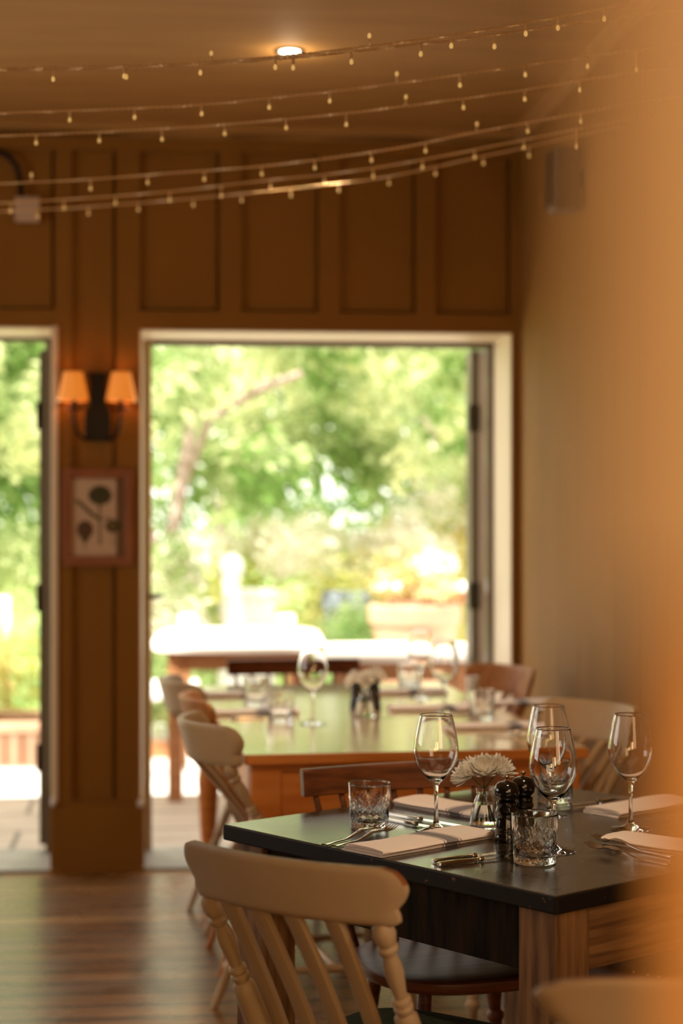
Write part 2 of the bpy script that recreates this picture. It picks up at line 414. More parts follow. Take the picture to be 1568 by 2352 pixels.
# grey thresholds
mb = MB(); mb.box(dA[0], dA[1], -.02, .42, -.02, .012, 0, WM); struct(mb.build('trim_5', M['sill'], smooth=False, bevel=.003))
mb = MB(); mb.box(dB[0], dB[1], -.02, .42, -.02, .012, 0, WM); struct(mb.build('trim_6', M['sill'], smooth=False, bevel=.003))
# door frames (dark metal) in the openings
def door_frame(name, s0, s1, z1, wl, wr, wt, parent):
    for nm, m, b in (('door_frame', 'frameside', (s0 + .006, s0 + .006 + wl, .34, .40, .012, z1 - .006)), ('door_frame', 'trimdark', (s1 - .006 - wr, s1 - .006, .34, .40, .012, z1 - .006)),
                     ('door_frame', 'trimdark', (s0 + .006 + wl, s1 - .006 - wr, .34, .40, z1 - .006 - wt, z1 - .006))):
        mb = MB(); mb.box(*b, 0, WM); mb.build(nm, M[m], parent, smooth=False, bevel=.002)
M['frameside'] = mat('olive_frame_paint', (.42, .30, .16), .5)
root = struct(empty('door_1')); door_frame('door_frame', dA[0], dA[1], dA[2], .036, .020, .020, root)
# folded leaves outside on the right: two glazed panels seen nearly edge-on
def leaf(parent, s, d0, d1, z0, z1, thick=.036, m='trimdark'):
    a = MB()
    for (b0, b1, c0, c1) in ((d0, d0 + .06, z0, z1), (d1 - .06, d1, z0, z1), (d0 + .06, d1 - .06, z0, z0 + .09), (d0 + .06, d1 - .06, z1 - .06, z1)):
        a.box(s, s + thick, b0, b1, c0, c1, 0, WM)
    lf = a.build('door_leaf', M[m], parent, smooth=False, bevel=.002)
    g = MB(); g.box(s + thick / 2 - .004, s + thick / 2 + .004, d0 + .055, d1 - .055, z0 + .085, z1 - .055, 0, WM); g.build('door_glass', M['glass'], lf, smooth=False)
    h = MB()
    for z in (.33, .98, 1.72): h.box(s - .012, s + .004, d0 - .012, d0 + .03, z, z + .11, 0, WM)
    h.build('hinge', M['iron'], lf, smooth=False, bevel=.002)
leaf(root, dA[1] - .088, .405, .54, .03, dA[2] - .03, .026)
leaf(root, dA[1] - .058, .407, .54, .03, dA[2] - .03, .033, 'white')
hm = MB(); hm.tube([WM @ Vector((dA[0] + .03, .35, wz(362, 1380))), WM @ Vector((dA[0] + .055, .33, wz(362, 1380))), WM @ Vector((dA[0] + .085, .31, wz(362, 1380) + .004))], [.009, .012, .008]); hm.build('door_handle', M['iron'], root)
root = struct(empty('door_2')); door_frame('door_frame', dB[0], dB[1], dB[2], .03, .045, .014, root)
leaf(root, dB[1] - .080, .405, .47, .03, dB[2] - .05, .03, 'trimdark')
# little white bolts on the pillar corners at skirting height
for i, (px, py) in enumerate(((124, 1836), (321, 1838))):
    s = ws(px); m = MB(); m.lathe([(.001, -.02), (.008, -.018), (.010, -.006), (.008, .006), (.001, .008)], 14, WM @ Matrix.Translation((s, -.045, wz(px, py))))
    tag(m.build('door_stop', M['white']), ('small white round stop on the left corner of the pillar skirting', 'small white round stop on the right corner of the pillar skirting')[i], 'door stop', 'stops on the pillar')

# ------------------------------------------------------------------ foreground post just beside the lens
pw = MB(); pw.add([(x, y, z) for z in (1.371, CEIL) for x, y in ((.0345, .235), (.30, .235), (.30, .275), (.0410, .275))], [(0, 1, 2, 3), (4, 7, 6, 5), (0, 4, 5, 1), (1, 5, 6, 2), (2, 6, 7, 3), (3, 7, 4, 0)]); 
post = empty('timber_post', (.17, .35, 0)); tag(post, 'out-of-focus tan post beside the lens filling the right edge', 'post')
o = pw.build('painted_shaft', mat('tan_post_paint', (.58, .40, .24), .7), None, smooth=False, bevel=.003); o.parent = post; o.location = (-.17, -.35, 0)
pw = MB(); pw.add([(x, y, z) for z in (0, 1.371) for x, y in ((.0770, .44), (.30, .44), (.30, .50), (.0890, .50))], [(0, 1, 2, 3), (4, 7, 6, 5), (0, 4, 5, 1), (1, 5, 6, 2), (2, 6, 7, 3), (3, 7, 4, 0)])
o = pw.build('amber_wood_base', mat('amber_varnish', (.62, .28, .04), .5), None, smooth=False, bevel=.003); o.parent = post; o.location = (-.17, -.35, 0)

# ------------------------------------------------------------------ ceiling and wall fittings
def bar_local(parent, name, m, boxes, bev=.002):
    a = MB()
    for b in boxes: a.box(*b)
    return a.build(name, m, parent, smooth=False, bevel=bev)
dl = empty('recessed_downlight', (-.168, 5.86, CEIL)); tag(dl, 'round recessed ceiling downlight glowing warm white', 'ceiling light')
a = MB(); a.lathe([(.034, .0), (.034, -.004), (.048, -.006), (.050, 0), (.05, .004)], 32, cap=False); a.build('metal_ring', M['iron'], dl)
a = MB(); a.lathe([(.0005, -.002), (.034, -.002), (.034, .002)], 32); a.build('glowing_lens', M['downlight'], dl)
lamp('downlight_lamp', 'POINT', (-.168, 5.86, CEIL - .06), 1.0, (1, .75, .48), .03)
spot = lamp('downlight_beam', 'SPOT', (-.168, 5.86, CEIL - .03), 100, (1, .76, .52), target=(0, 5.6, .75)); spot.data.spot_size = R(50); spot.data.spot_blend = .8; spot.data.shadow_soft_size = .05

STR = [
 ('topmost long string of tiny gold lights crossing in front of the downlight', 3.95, 3.62,
  [(-60,159),(0,158),(300,152),(500,142),(700,125),(900,100),(1100,72),(1300,36),(1520,-8),(1640,-30)],
  [(122,182),(285,166),(460,160),(632,154),(848,85),(1036,102),(1207,57),(1281,42),(1388,42)]),
 ('thin string of lights twined just under the topmost string', 4.05, 3.75,
  [(-60,161),(150,159),(300,154),(500,145),(640,136),(784,122),(884,110),(1104,85),(1234,65),(1374,47),(1600,18)],
  [(290,155),(485,143),(673,133),(807,142),(966,120),(1135,107)]),
 ('second string of lights down from the ceiling', 4.4, 4.05,
  [(-60,262),(0,260),(230,252),(460,242),(784,208),(1000,180),(1200,150),(1350,130),(1600,98)],
  [(160,258),(309,262),(463,252),(618,246),(757,232),(911,183),(1056,196),(1206,162),(1350,134),(1463,160)]),
 ('third string of lights, crossing the ceiling edge moulding', 4.7, 4.25,
  [(-60,314),(0,312),(250,303),(500,288),(784,262),(1000,235),(1200,208),(1340,183),(1600,150)],
  [(83,325),(228,318),(372,320),(516,307),(657,289),(795,286),(932,236),(1064,238),(1205,228),(1332,205)]),
 ('fourth string of lights, hanging across the dark panelling', 5.3, 4.7,
  [(-60,424),(0,422),(200,413),(400,397),(600,383),(784,360),(950,335),(1090,303),(1200,285),(1340,258),(1600,215)],
  [(72,403),(208,433),(339,418),(469,412),(601,400),(723,370),(853,352),(977,346),(1095,303),(1212,290),(1335,267)]),
 ('fifth string of lights, faint against the dark panelling', 5.7, 5.1,
  [(-60,470),(0,466),(160,458),(400,440),(600,415),(784,398),(970,368),(1200,322),(1330,296),(1500,262)],
  [(24,485),(147,478),(265,460),(390,460),(508,450),(621,425),(745,415),(857,405),(970,383),(1090,350),(1203,327),(1325,337)]),
 ('lowest and faintest string of lights over the panelling', 6.1, 5.5,
  [(-60,488),(86,482),(203,476),(444,456),(668,434),(893,408),(1110,358),(1215,338),(1340,308),(1500,278)],
  [(86,487),(203,482),(318,478),(444,462),(555,452),(668,445),(778,425),(893,417),(1000,398),(1110,365),(1215,358)]),
]
def interp(pts, x):
    for (a, b), (c, d) in zip(pts, pts[1:]):
        if a <= x <= c: t_ = (x - a) / (c - a); return b + (d - b) * t_
    return pts[-1][1]
for lab, ZL, ZR, cp, bl in STR:
    zf = lambda x: ZL + (ZR - ZL) * smooth01(x / 1568)
    n = 90; x0, x1 = cp[0][0], cp[-1][0]
    def cy(x):   # smoothed curve height
        return sum(interp(cp, min(max(x + k * 35, x0), x1)) for k in (-2, -1, 0, 1, 2)) / 5
    path = [U(x0 + (x1 - x0) * i / n, cy(x0 + (x1 - x0) * i / n), zf(x0 + (x1 - x0) * i / n)) for i in range(n + 1)]
    org = path[n // 2].copy(); org.z = path[n // 2].z
    e = empty('string_lights', org); tag(e, lab, 'string lights', 'fairy light strings under the ceiling')
    fine = []
    for i in range(n):
        for k in range(5): fine.append(path[i].lerp(path[i + 1], k / 5) - org)
    a = MB()
    for ph in (0, pi):
        a.tube([p + Vector((0, cos(i * .9 + ph), sin(i * .9 + ph))) * .0018 for i, p in enumerate(fine)], .0016, 5)
    a.build('twisted_cable', M['cable'], e)
    for (bx, by) in bl:
        Z = zf(bx); p = U(bx, by, Z) - org; c = U(bx, cy(bx), Z) - org
        d = p - c
        if d.length < .012: d = Vector((0, 0, -.022)) if d.z <= 0 else Vector((0, 0, .022))
        d = d.normalized(); L = max((p - c).length, .022)
        a = MB()
        a.lathe([(.0015, 0), (.0032, .002), (.0030, L * .55), (.0028, L - .006)], 8, axis_m(c, c + d), 0)
        b = a.build('bulb_holder', M['cable'], e)
        a = MB(); a.lathe([(.0006, L - .006), (.0034, L - .004), (.0042, L), (.0034, L + .004), (.0006, L + .006)], 8, axis_m(c, c + d))
        a.build('bulb', M['bulb'], e)

# junction box and hose on the far wall
jb = empty('junction_box', WM @ Vector((ws(65), -.014, wz(65, 485)))); jb.rotation_euler = (0, 0, atan2(WU.y, WU.x))
tag(jb, 'small square pale plastic junction box on the dark panelling', 'electrical box')
a = MB(); a.box(-.048, .048, -.04, 0, -.048, .048); a.build('box_body', M['boxplastic'], jb, smooth=False, bevel=.006)
a = MB(); a.box(-.044, .044, -.046, -.039, -.044, .044); a.build('box_lid', M['boxplastic'], jb, smooth=False, bevel=.003)
pts = [WM @ Vector((ws(x), -.03, wz(x, y))) for x, y in ((-120, 348), (-60, 348), (0, 352), (22, 362), (40, 385), (48, 415), (50, 458))]
a = MB(); a.tube(pts, .011, 10); o = a.build('cable_hose', M['iron']); tag(o, 'black curved hose arching down into the pale junction box', 'cable')
# wall speaker on right wall
sp_p = RM @ Vector((-.0, -1.08, wz(1185, 415)))
Ysp = sp_p.y
zc = CAMH + (1176 - 415) / F * Ysp
sp = empty('wall_speaker', (sp_p.x, sp_p.y, zc), atan2(WU.y, WU.x)); tag(sp, 'rounded brown loudspeaker mounted high on the right wall', 'speaker')
a = MB(); a.grid(2, 40, lambda i, j: (lambda q: (-.06 + .05 * (abs(sin(q)) ** .5 * (1 if sin(q) > 0 else -1)), .062 * (abs(cos(q)) ** .5 * (1 if cos(q) > 0 else -1)), (-.105, .105)[i]))(2 * pi * j / 40), closed_v=True, cap=True)
a.build('speaker_case', M['speaker'], sp, bevel=.008)
a = MB(); a.box(-.117, -.108, -.045, .045, -.09, .09); a.build('grille', M['iron'], sp, smooth=False, bevel=.004)
a = MB(); a.box(-.02, .0, -.02, .02, -.03, .03); a.build('wall_bracket', M['iron'], sp, smooth=False)

# wall sconce on the pillar
sc = empty('wall_sconce', WM @ Vector((ws(225), 0, wz(225, 935)))); sc.rotation_euler = (0, 0, atan2(WU.y, WU.x))
tag(sc, 'twin-armed black iron wall sconce with two glowing fabric shades on the pillar', 'wall lamp')
a = MB(); zt, zb = (935 - 858) * 7 / F, -(1015 - 935) * 7 / F
outl = [(-.040, zt), (.040, zt), (.030, zt - .03), (.022, zt - .055), (.027, .01), (.042, -.005), (.048, -.02), (.048, zb), (-.048, zb), (-.048, -.02), (-.042, -.005), (-.027, .01), (-.022, zt - .055), (-.030, zt - .03)]
vs = [(x, -.022, z) for x, z in outl] + [(x, -.034, z) for x, z in outl]; n = len(outl)
a.add(vs, [tuple(range(n))[::-1], tuple(range(n, 2 * n))] + [(i, (i + 1) % n, n + (i + 1) % n, n + i) for i in range(n)])
a.box(-.03, .03, -.024, -.0, zb + .01, zt - .01); a.build('back_plate', M['iron'], sc, smooth=False, bevel=.002)
for sx in (-1, 1):
    x = sx * .088
    a = MB()
    a.tube([(sx * .03, -.035, zb + .012), (sx * .055, -.06, zb + .01), (sx * .078, -.075, zb + .035), (x, -.08, -.05), (x, -.08, -.012)], .0065, 10)
    a.lathe([(.004, -.02), (.030, -.016), (.033, -.010), (.012, -.006), (.011, .02), (.001, .022)], 20, Matrix.Translation((x, -.08, 0)))
    a.build('arm', M['iron'], sc)
    a = MB(); a.lathe([(.0085, -.006), (.0085, .055), (.001, .058)], 14, Matrix.Translation((x, -.08, 0))); a.build('candle_tube', M['candle'], sc)
    a = MB(); z0, z1 = .018, .128
    a.lathe([(.060, z0), (.036, z1), (.034, z1), (.058, z0)], 32, Matrix.Translation((x * 1.03, -.08, 0)), cap=False)
    shd = a.build('lamp_shade', M['lampshade'], sc)
    a = MB(); a.lathe([(.0605, z0), (.0605, z0 + .003), (.0575, z0 + .003), (.0575, z0), (.0605, z0)], 32, Matrix.Translation((x * 1.03, -.08, 0)), cap=False); a.build('shade_trim', M['brass'], shd)
    lp = sc.matrix_basis @ Vector((x * 1.03, -.08, .075))
for sx in (-1, 1):
    p = WM @ Vector((ws(225) + sx * .09, -.08, wz(225, 935) + .08))
    lamp('sconce_lamp', 'POINT', p, .35, (1, .5, .18), .02)

# framed botanical print
x0, x1 = ws(143), ws(307); zf0, zf1 = wz(225, 1300), wz(225, 1076)
fr = empty('framed_print', WM @ Vector(((x0 + x1) / 2, -.014, (zf0 + zf1) / 2))); fr.rotation_euler = (0, 0, atan2(WU.y, WU.x))
tag(fr, 'reddish wood framed botanical print of three artichokes below the sconce', 'picture')
hw, hh = (x1 - x0) / 2, (zf1 - zf0) / 2; iw, ih = hw * .735, hh * .79
a = MB()
for b in ((-hw, -iw, -.022, 0, -hh, hh), (iw, hw, -.022, 0, -hh, hh), (-iw, iw, -.022, 0, ih, hh), (-iw, iw, -.022, 0, -hh, -ih)): a.box(*b)
a.build('frame', M['redframe'], fr, smooth=False, bevel=.003)
a = MB(); a.box(-iw, iw, -.008, -.002, -ih, ih); a.build('paper_print', M['paper'], fr, smooth=False)
def artichoke(mb, cx, cz, r, n, seed, y=-.0085):
    rnd = random.Random(seed)
    rows = n
    for k in range(rows):
        for q in range(3 + k):
            an = (q - (2 + k) / 2) * .5
            rr = r * (.25 + .75 * k / rows)
            px, pz = cx + rr * sin(an * 1.15) * .95, cz + r * .5 - rr * .9 + abs(an) * r * .1
            s_ = r * .34; yy = y - .00004 * (rows - k)
            mb.add([(px - s_ * .6, yy, pz - s_ * .3), (px, yy, pz - s_), (px + s_ * .6, yy, pz - s_ * .3), (px + s_ * .45, yy, pz + s_ * .6), (px, yy, pz + s_ * 1.2), (px - s_ * .45, yy, pz + s_ * .6)], [(0, 1, 2, 3, 4, 5)])
def disc(mb, cx, cz, rx, rz_, y, mi=0):
    mb.add([(cx + rx * cos(2 * pi * k / 24) * (1 + .08 * cos(k * 2.5 * pi / 2)), y, cz + rz_ * sin(2 * pi * k / 24)) for k in range(24)], [tuple(range(24))], mi)
def stroke(mb, pts, w_, y, mi=0):
    for (a0, b0), (a1, b1) in zip(pts, pts[1:]):
        dx, dz = a1 - a0, b1 - b0; L = sqrt(dx * dx + dz * dz) or 1; nx, nz = -dz / L * w_ / 2, dx / L * w_ / 2
        mb.add([(a0 + nx, y, b0 + nz), (a0 - nx, y, b0 - nz), (a1 - nx, y, b1 - nz), (a1 + nx, y, b1 + nz)], [(0, 1, 2, 3)], mi)
def pp(px, py): return ((px - 223) * 7 / F, (1188 - py) * 7 / F)
a = MB()
stroke(a, [pp(228, 1160), pp(227, 1190), pp(228, 1252)], .008, -.0084, 0)
stroke(a, [pp(172, 1148), pp(188, 1160), pp(205, 1178), pp(225, 1192)], .011, -.0084, 0)
stroke(a, [pp(228, 1195), pp(245, 1188), pp(256, 1196)], .005, -.0084, 0)
stroke(a, [pp(194, 1235), pp(194, 1262)], .004, -.0084, 1); stroke(a, [pp(258, 1222), pp(258, 1255)], .003, -.0084, 1)
for k in range(9):
    t_ = k / 8; x_ = 174 + 40 * t_; y_ = 1150 + 32 * t_
    stroke(a, [pp(x_, y_), pp(x_ + (6 if k % 2 else -2), y_ - (4 if k % 2 else -8))], .005, -.0083, 0)
cx, cz = pp(228, 1138); disc(a, cx, cz, .045, .038, -.0085, 0); artichoke(a, cx, cz, .046, 4, 1)
n_ = len(a.mi)
cx, cz = pp(194, 1216); disc(a, cx, cz, .032, .035, -.0085, 1); stroke(a, [(cx - .012, cz - .03), (cx, cz - .046), (cx + .012, cz - .03)], .012, -.0086, 0)
for k in range(-2, 3): stroke(a, [(cx + k * .011, cz + .028 - abs(k) * .004), (cx + k * .013, cz), (cx + k * .006, cz - .028)], .002, -.0088, 0)
cx, cz = pp(257, 1208); disc(a, cx, cz, .030, .026, -.0085, 0); disc(a, cx - .004, cz + .002, .014, .012, -.0088, 2)
a.build('artichoke_drawing', [M['ink'], M['inkb'], M['inky']], fr, smooth=False)

# ------------------------------------------------------------------ chairs
def stile_profile(L):
    pts = [(.010, 0), (.0165, .008), (.0185, .018), (.0165, .028), (.0125, .034), (.0165, .038), (.0165, .043), (.011, .049),
           (.0145, .065), (.0150, .080), (.0115, .105), (.0100, .118), (.0150, .122), (.0155, .127), (.0115, .131), (.0155, .135), (.0150, .140), (.012, .145),
           (.0185, .152), (.0195, .165), (.0205, .21), (.0215, .26), (.0205, .30), (.016, L)]
    return [(r, z) for r, z in pts]
def rounded_slab(mb, w, d, z0, z1, p=3.2, seg=48, taper=.12, dome=0, mi=0, edge_mi=None, cx=0, cy=0):
    """superellipse slab, back narrower than front (front = +y)"""
    zs = [(z0, .94), (z0 + (z1 - z0) * .15, .985), (z0 + (z1 - z0) * .5, 1.0), (z0 + (z1 - z0) * .85, .99), (z1, .955)]
    rings = zs + [(z1 + dome * .6, .7), (z1 + dome, .35), (z1 + dome, .02)]
    def fn(i, j):
        z, s_ = rings[i]; q = 2 * pi * j / seg
        x = abs(cos(q)) ** (2 / p) * (1 if cos(q) > 0 else -1); y = abs(sin(q)) ** (2 / p) * (1 if sin(q) > 0 else -1)
        x *= 1 + taper * y
        return (cx + x * w / 2 * s_, cy + y * d / 2 * s_, z)
    o = len(mb.f); mb.grid(len(rings), seg, fn, closed_v=True, cap=True, mi=mi)
    if edge_mi is not None:
        for k in range(o, o + seg * 4): mb.mi[k] = edge_mi
def turned_leg(mb, p0, p1, r=.017):
    L = (Vector(p1) - Vector(p0)).length
    prof = [(r * .8, 0), (r * .95, L * .12), (r * 1.1, L * .25), (r * .8, L * .33), (r * 1.2, L * .35), (r * 1.2, L * .37), (r * .85, L * .39),
            (r * 1.25, L * .52), (r * 1.2, L * .6), (r * .8, L * .70), (r * 1.15, L * .72), (r * 1.15, L * .74), (r * .8, L * .76), (r * .75, L * .88), (r * .62, L)]
    mb.lathe(prof, 14, axis_m(p0, p1))
def farm_chair(paint, seatmat, cushion=None, topz=.86, worn=None, corner=.030, railw=.43, bow=.042, H=.092):
    """slat-back farmhouse chair; faces local +y, seat centre at the origin"""
    root = empty('slat_back_chair')
    a = MB(); rounded_slab(a, .43, .42, .432, .462, taper=.07, p=4); a.build('seat', seatmat, root)
    if cushion:
        a = MB(); rounded_slab(a, .37, .36, .462, .488, p=3.4, dome=.016, taper=.12, cy=.005); c = a.build('cushion', cushion, root)
        a = MB(); pts = []
        for j in range(41):
            q = 2 * pi * j / 40
            x = abs(cos(q)) ** (2 / 3.4) * (1 if cos(q) > 0 else -1); y = abs(sin(q)) ** (2 / 3.4) * (1 if sin(q) > 0 else -1)
            pts.append((x * (1 + .12 * y) * .187, .005 + y * .182, .478))
        a.tube(pts, .0035, 6); a.build('piping', cushion, c)
    yr = -.33; lean = .30
    def yb(x, z): return yr - bow * (1 - (x / .21) ** 2) - (z - topz) * lean
    W2 = railw / 2; nu, nv = 33, 15
    a = MB()
    def outw(v):
        f = 1.0
        if v > .62: t_ = (v - .62) / .38; f -= corner / W2 * (1 - sqrt(max(0, 1 - t_ * t_)))
        f -= .085 * (1 - smooth01((v - .18) / .5))
        f -= .022 * exp(-((v - .30) / .06) ** 2)
        if v < .12: t_ = (.12 - v) / .12; f -= .05 * (1 - sqrt(max(0, 1 - t_ * t_)))
        return f
    def surf(i, j, off):
        u = -1 + 2 * i / (nu - 1); v = j / (nv - 1)
        v = v if v < 1 else 1
        x = u * W2 * outw(v); z = topz - H + H * v
        return (x, yb(x, z) + off, z)
    th = .021
    # closed shell: front grid + back grid with rim
    for side, off in ((0, 0), (1, -th)):
        a.grid(nu, nv, (lambda off_: (lambda i, j: surf(i, j, off_ + (.004 if off_ < 0 else -.004) * (1 if (j in (0, nv - 1) or i in (0, nu - 1)) else 0))))(off))
    N = nu * nv
    ring = [(i, nv - 1) for i in range(nu)] + [(nu - 1, j) for j in range(nv - 2, -1, -1)] + [(i, 0) for i in range(nu - 2, -1, -1)] + [(0, j) for j in range(1, nv - 1)]
    for k in range(len(ring)):
        (i0, j0), (i1, j1) = ring[k], ring[(k + 1) % len(ring)]
        f = (i0 * nv + j0, i1 * nv + j1, N + i1 * nv + j1, N + i0 * nv + j0)
        a.f.append(f); a.mi.append(1 if (j0 >= nv - 5 and j1 >= nv - 5) else 0)
    a.build('top_rail', [paint, worn or paint], root, angle=50)
    z0 = topz - H
    for sx in (-1, 1):
        x = sx * .168
        p0 = Vector((x, yb(x, z0) - th / 2, z0 + .004)); p1 = Vector((sx * .152, -.168, .440))
        L = (p1 - p0).length
        a = MB(); prof = [(r, z * L / .318) for r, z in stile_profile(.318)]
        a.lathe(prof, 20, axis_m(p0, p1)); a.build('turned_stile', paint, root)
    for x in (-.116, -.050, .020, .092):
        pts = []
        for k in range(15):
            t_ = k / 14; z = z0 + .004 + (.455 - z0) * t_
            ya = yb(x, z0) - th / 2; ye = -.185
            y = ya + (ye - ya) * (1 - (1 - t_) ** 1.25)
            pts.append((x * (1 - .06 * t_), y, z))
        a = MB(); a.ribbon(pts, [.031 - .003 * sin(pi * k / 14) for k in range(15)], .014, (1, 0, 0)); a.build('back_slat', paint, root)
    feet = {}
    for sx in (-1, 1):
        for sy in (-1, 1):
            p0 = Vector((sx * (.14 if sy < 0 else .155), sy * .14, .438)); p1 = Vector((sx * (.185 if sy < 0 else .195), sy * .14 + sy * (.165 if sy < 0 else .04), .0))
            a = MB(); turned_leg(a, p0, p1); a.build('leg', paint, root); feet[sx, sy] = (p0, p1)
    a = MB()
    mids = []
    for sx in (-1, 1):
        q0 = feet[sx, -1][0].lerp(feet[sx, -1][1], .58); q1 = feet[sx, 1][0].lerp(feet[sx, 1][1], .58)
        a.tube([q0, q0.lerp(q1, .5), q1], [.008, .012, .008]); mids.append(q0.lerp(q1, .5))
    a.tube([mids[0], mids[0].lerp(mids[1], .5), mids[1]], [.008, .011, .008]); a.build('stretcher', paint, root)
    return root
def spindle_chair(wood, edge, railw=.51, topz=.82, nsp=8):
    root = empty('spindle_back_chair')
    a = MB(); rounded_slab(a, .44, .43, .430, .458, p=2.6, taper=.02, seg=56, edge_mi=1); a.build('seat', [wood, edge], root)
    yr = -.285; H = .058; lean = .22
    def yb(x, z): return yr - .03 * (1 - (x / (railw / 2)) ** 2) - (z - topz) * lean
    pts = [(railw * (-.5 + k / 20), yb(railw * (-.5 + k / 20), topz - H / 2), topz - H / 2) for k in range(21)]
    a = MB(); nu = 21
    def fn(i, j):
        x, y, z = pts[i]; dx = ((-.012, -H / 2), (.012, -H / 2), (.012, H / 2 - .004), (.008, H / 2), (-.008, H / 2), (-.012, H / 2 - .004))[j]
        return (x, y + dx[0] - dx[1] * lean, z + dx[1])
    a.grid(nu, 6, fn, closed_v=True, cap=True); a.build('top_rail', wood, root, bevel=.002, angle=30)
    for k in range(nsp):
        x = railw * (-.44 + .88 * k / (nsp - 1)); xb = x * .76
        z0 = topz - H + .003
        a = MB(); a.tube([(x, yb(x, z0), z0), ((x + xb) / 2, (yb(x, z0) - .185) / 2 - .0, (z0 + .45) / 2), (xb, -.175 + .03 * (abs(xb) / .2) ** 2, .445)], [.0068, .0082, .0072], 10)
        a.build('spindle', wood, root)
    feet = {}
    for sx in (-1, 1):
        for sy in (-1, 1):
            p0 = Vector((sx * .13, sy * .13, .435)); p1 = Vector((sx * .19, sy * .20, .0))
            a = MB(); turned_leg(a, p0, p1, .016); a.build('leg', edge, root); feet[sx, sy] = (p0, p1)
    a = MB(); mids = []
    for sx in (-1, 1):
        q0 = feet[sx, -1][0].lerp(feet[sx, -1][1], .6); q1 = feet[sx, 1][0].lerp(feet[sx, 1][1], .6)
        a.tube([q0, q1], .009); mids.append(q0.lerp(q1, .5))
    a.tube(mids, .009); a.build('stretcher', wood, root)
    return root
def place(root, x, y, rz_deg, scale=1.0):
    root.location = (x, y, 0); root.rotation_euler = (0, 0, R(rz_deg)); root.scale = (scale,) * 3; return root
def by_rail(root, rx, ry, rz_deg, scale=1.0, back=.335):
    r = R(rz_deg); return place(root, rx - sin(r) * back * scale, ry + cos(r) * back * scale, rz_deg, scale)

c1 = farm_chair(M['cream'], M['cream'], M['green'], worn=M['worn'])
by_rail(c1, -.080, 2.785, -36.5)
tag(c1, 'cream painted slat-back chair with worn top edge and dark green cushion, nearest the camera', 'chair')
cA = farm_chair(M['cream'], M['cream'], None, worn=M['cream'], bow=.095, H=.112, railw=.45)
by_rail(cA, -.335, 4.86, -74, .965)
tag(cA, 'cream slat-back chair at the front left corner of the pine table', 'chair', 'chairs along the pine table')
cC = copy_tree(cA); by_rail(cC, -.515, 6.10, -76, .955)
tag(cC, 'cream slat-back chair on the left of the pine table nearest the garden', 'chair', 'chairs along the pine table')
cR = copy_tree(cA); by_rail(cR, .69, 5.04, 118, .985)
tag(cR, 'cream slat-back chair standing by the right wall, behind the wine glasses', 'chair', 'chairs along the pine table')
cB = farm_chair(M['midwood'], M['midwood'], None, worn=M['midwood'], bow=.07, H=.10)
by_rail(cB, -.420, 5.55, -80, .955)
tag(cB, 'brown wooden slat-back chair between the two cream chairs left of the pine table', 'chair', 'chairs along the pine table')
cW = copy_tree(cB); by_rail(cW, .56, 6.38, 118, .975)
tag(cW, 'honey brown wooden slat-back chair beside the right door frame', 'chair', 'chairs along the pine table')
cD = farm_chair(M['cream'], M['cream'], None, worn=M['worn'], corner=.13, railw=.62)
by_rail(cD, .535, 2.08, 9, 1.0)
tag(cD, 'blurred cream chair back rising at the bottom right corner', 'chair')
dB_ = spindle_chair(M['dkwood'], M['dkedge']); by_rail(dB_, .150, 4.05, 199.5, 1.0, .29)
tag(dB_, 'dark brown spindle-back chair tucked behind the black table', 'chair', 'dark spindle-back chairs')
dF = copy_tree(dB_); by_rail(dF, -.185, 6.93, 188, 1.0, .29)
tag(dF, 'dark brown spindle-back chair in the doorway at the far end of the pine table', 'chair', 'dark spindle-back chairs')
# studded leather chair under the black table
lc = empty('leather_chair', (.69, 3.78, 0), R(131)); tag(lc, 'brown leather seated chair with brass studs, mostly hidden under the black table', 'chair')
a = MB(); rounded_slab(a, .45, .44, .40, .47, p=4, dome=.012); a.build('seat', M['leather'], lc)
a = MB()
for j in range(60):
    q = 2 * pi * j / 60; x = abs(cos(q)) ** .5 * (1 if cos(q) > 0 else -1); y = abs(sin(q)) ** .5 * (1 if sin(q) > 0 else -1)
    a.lathe([(.0045, 0), (.003, .003), (.0005, .004)], 8, Matrix.Translation((x * (1 + .12 * y) * .220, y * .214, .471)))
a.build('stud_trim', M['brass'], lc)
for sx in (-1, 1):
    for sy in (-1, 1):
        a = MB(); a.ribbon([(sx * .17, sy * .17, .405), (sx * .18, sy * .185, 0)], [.042, .03], [.042, .03], (1, 0, 0)); a.build('leg', M['dkwood'], lc)
    
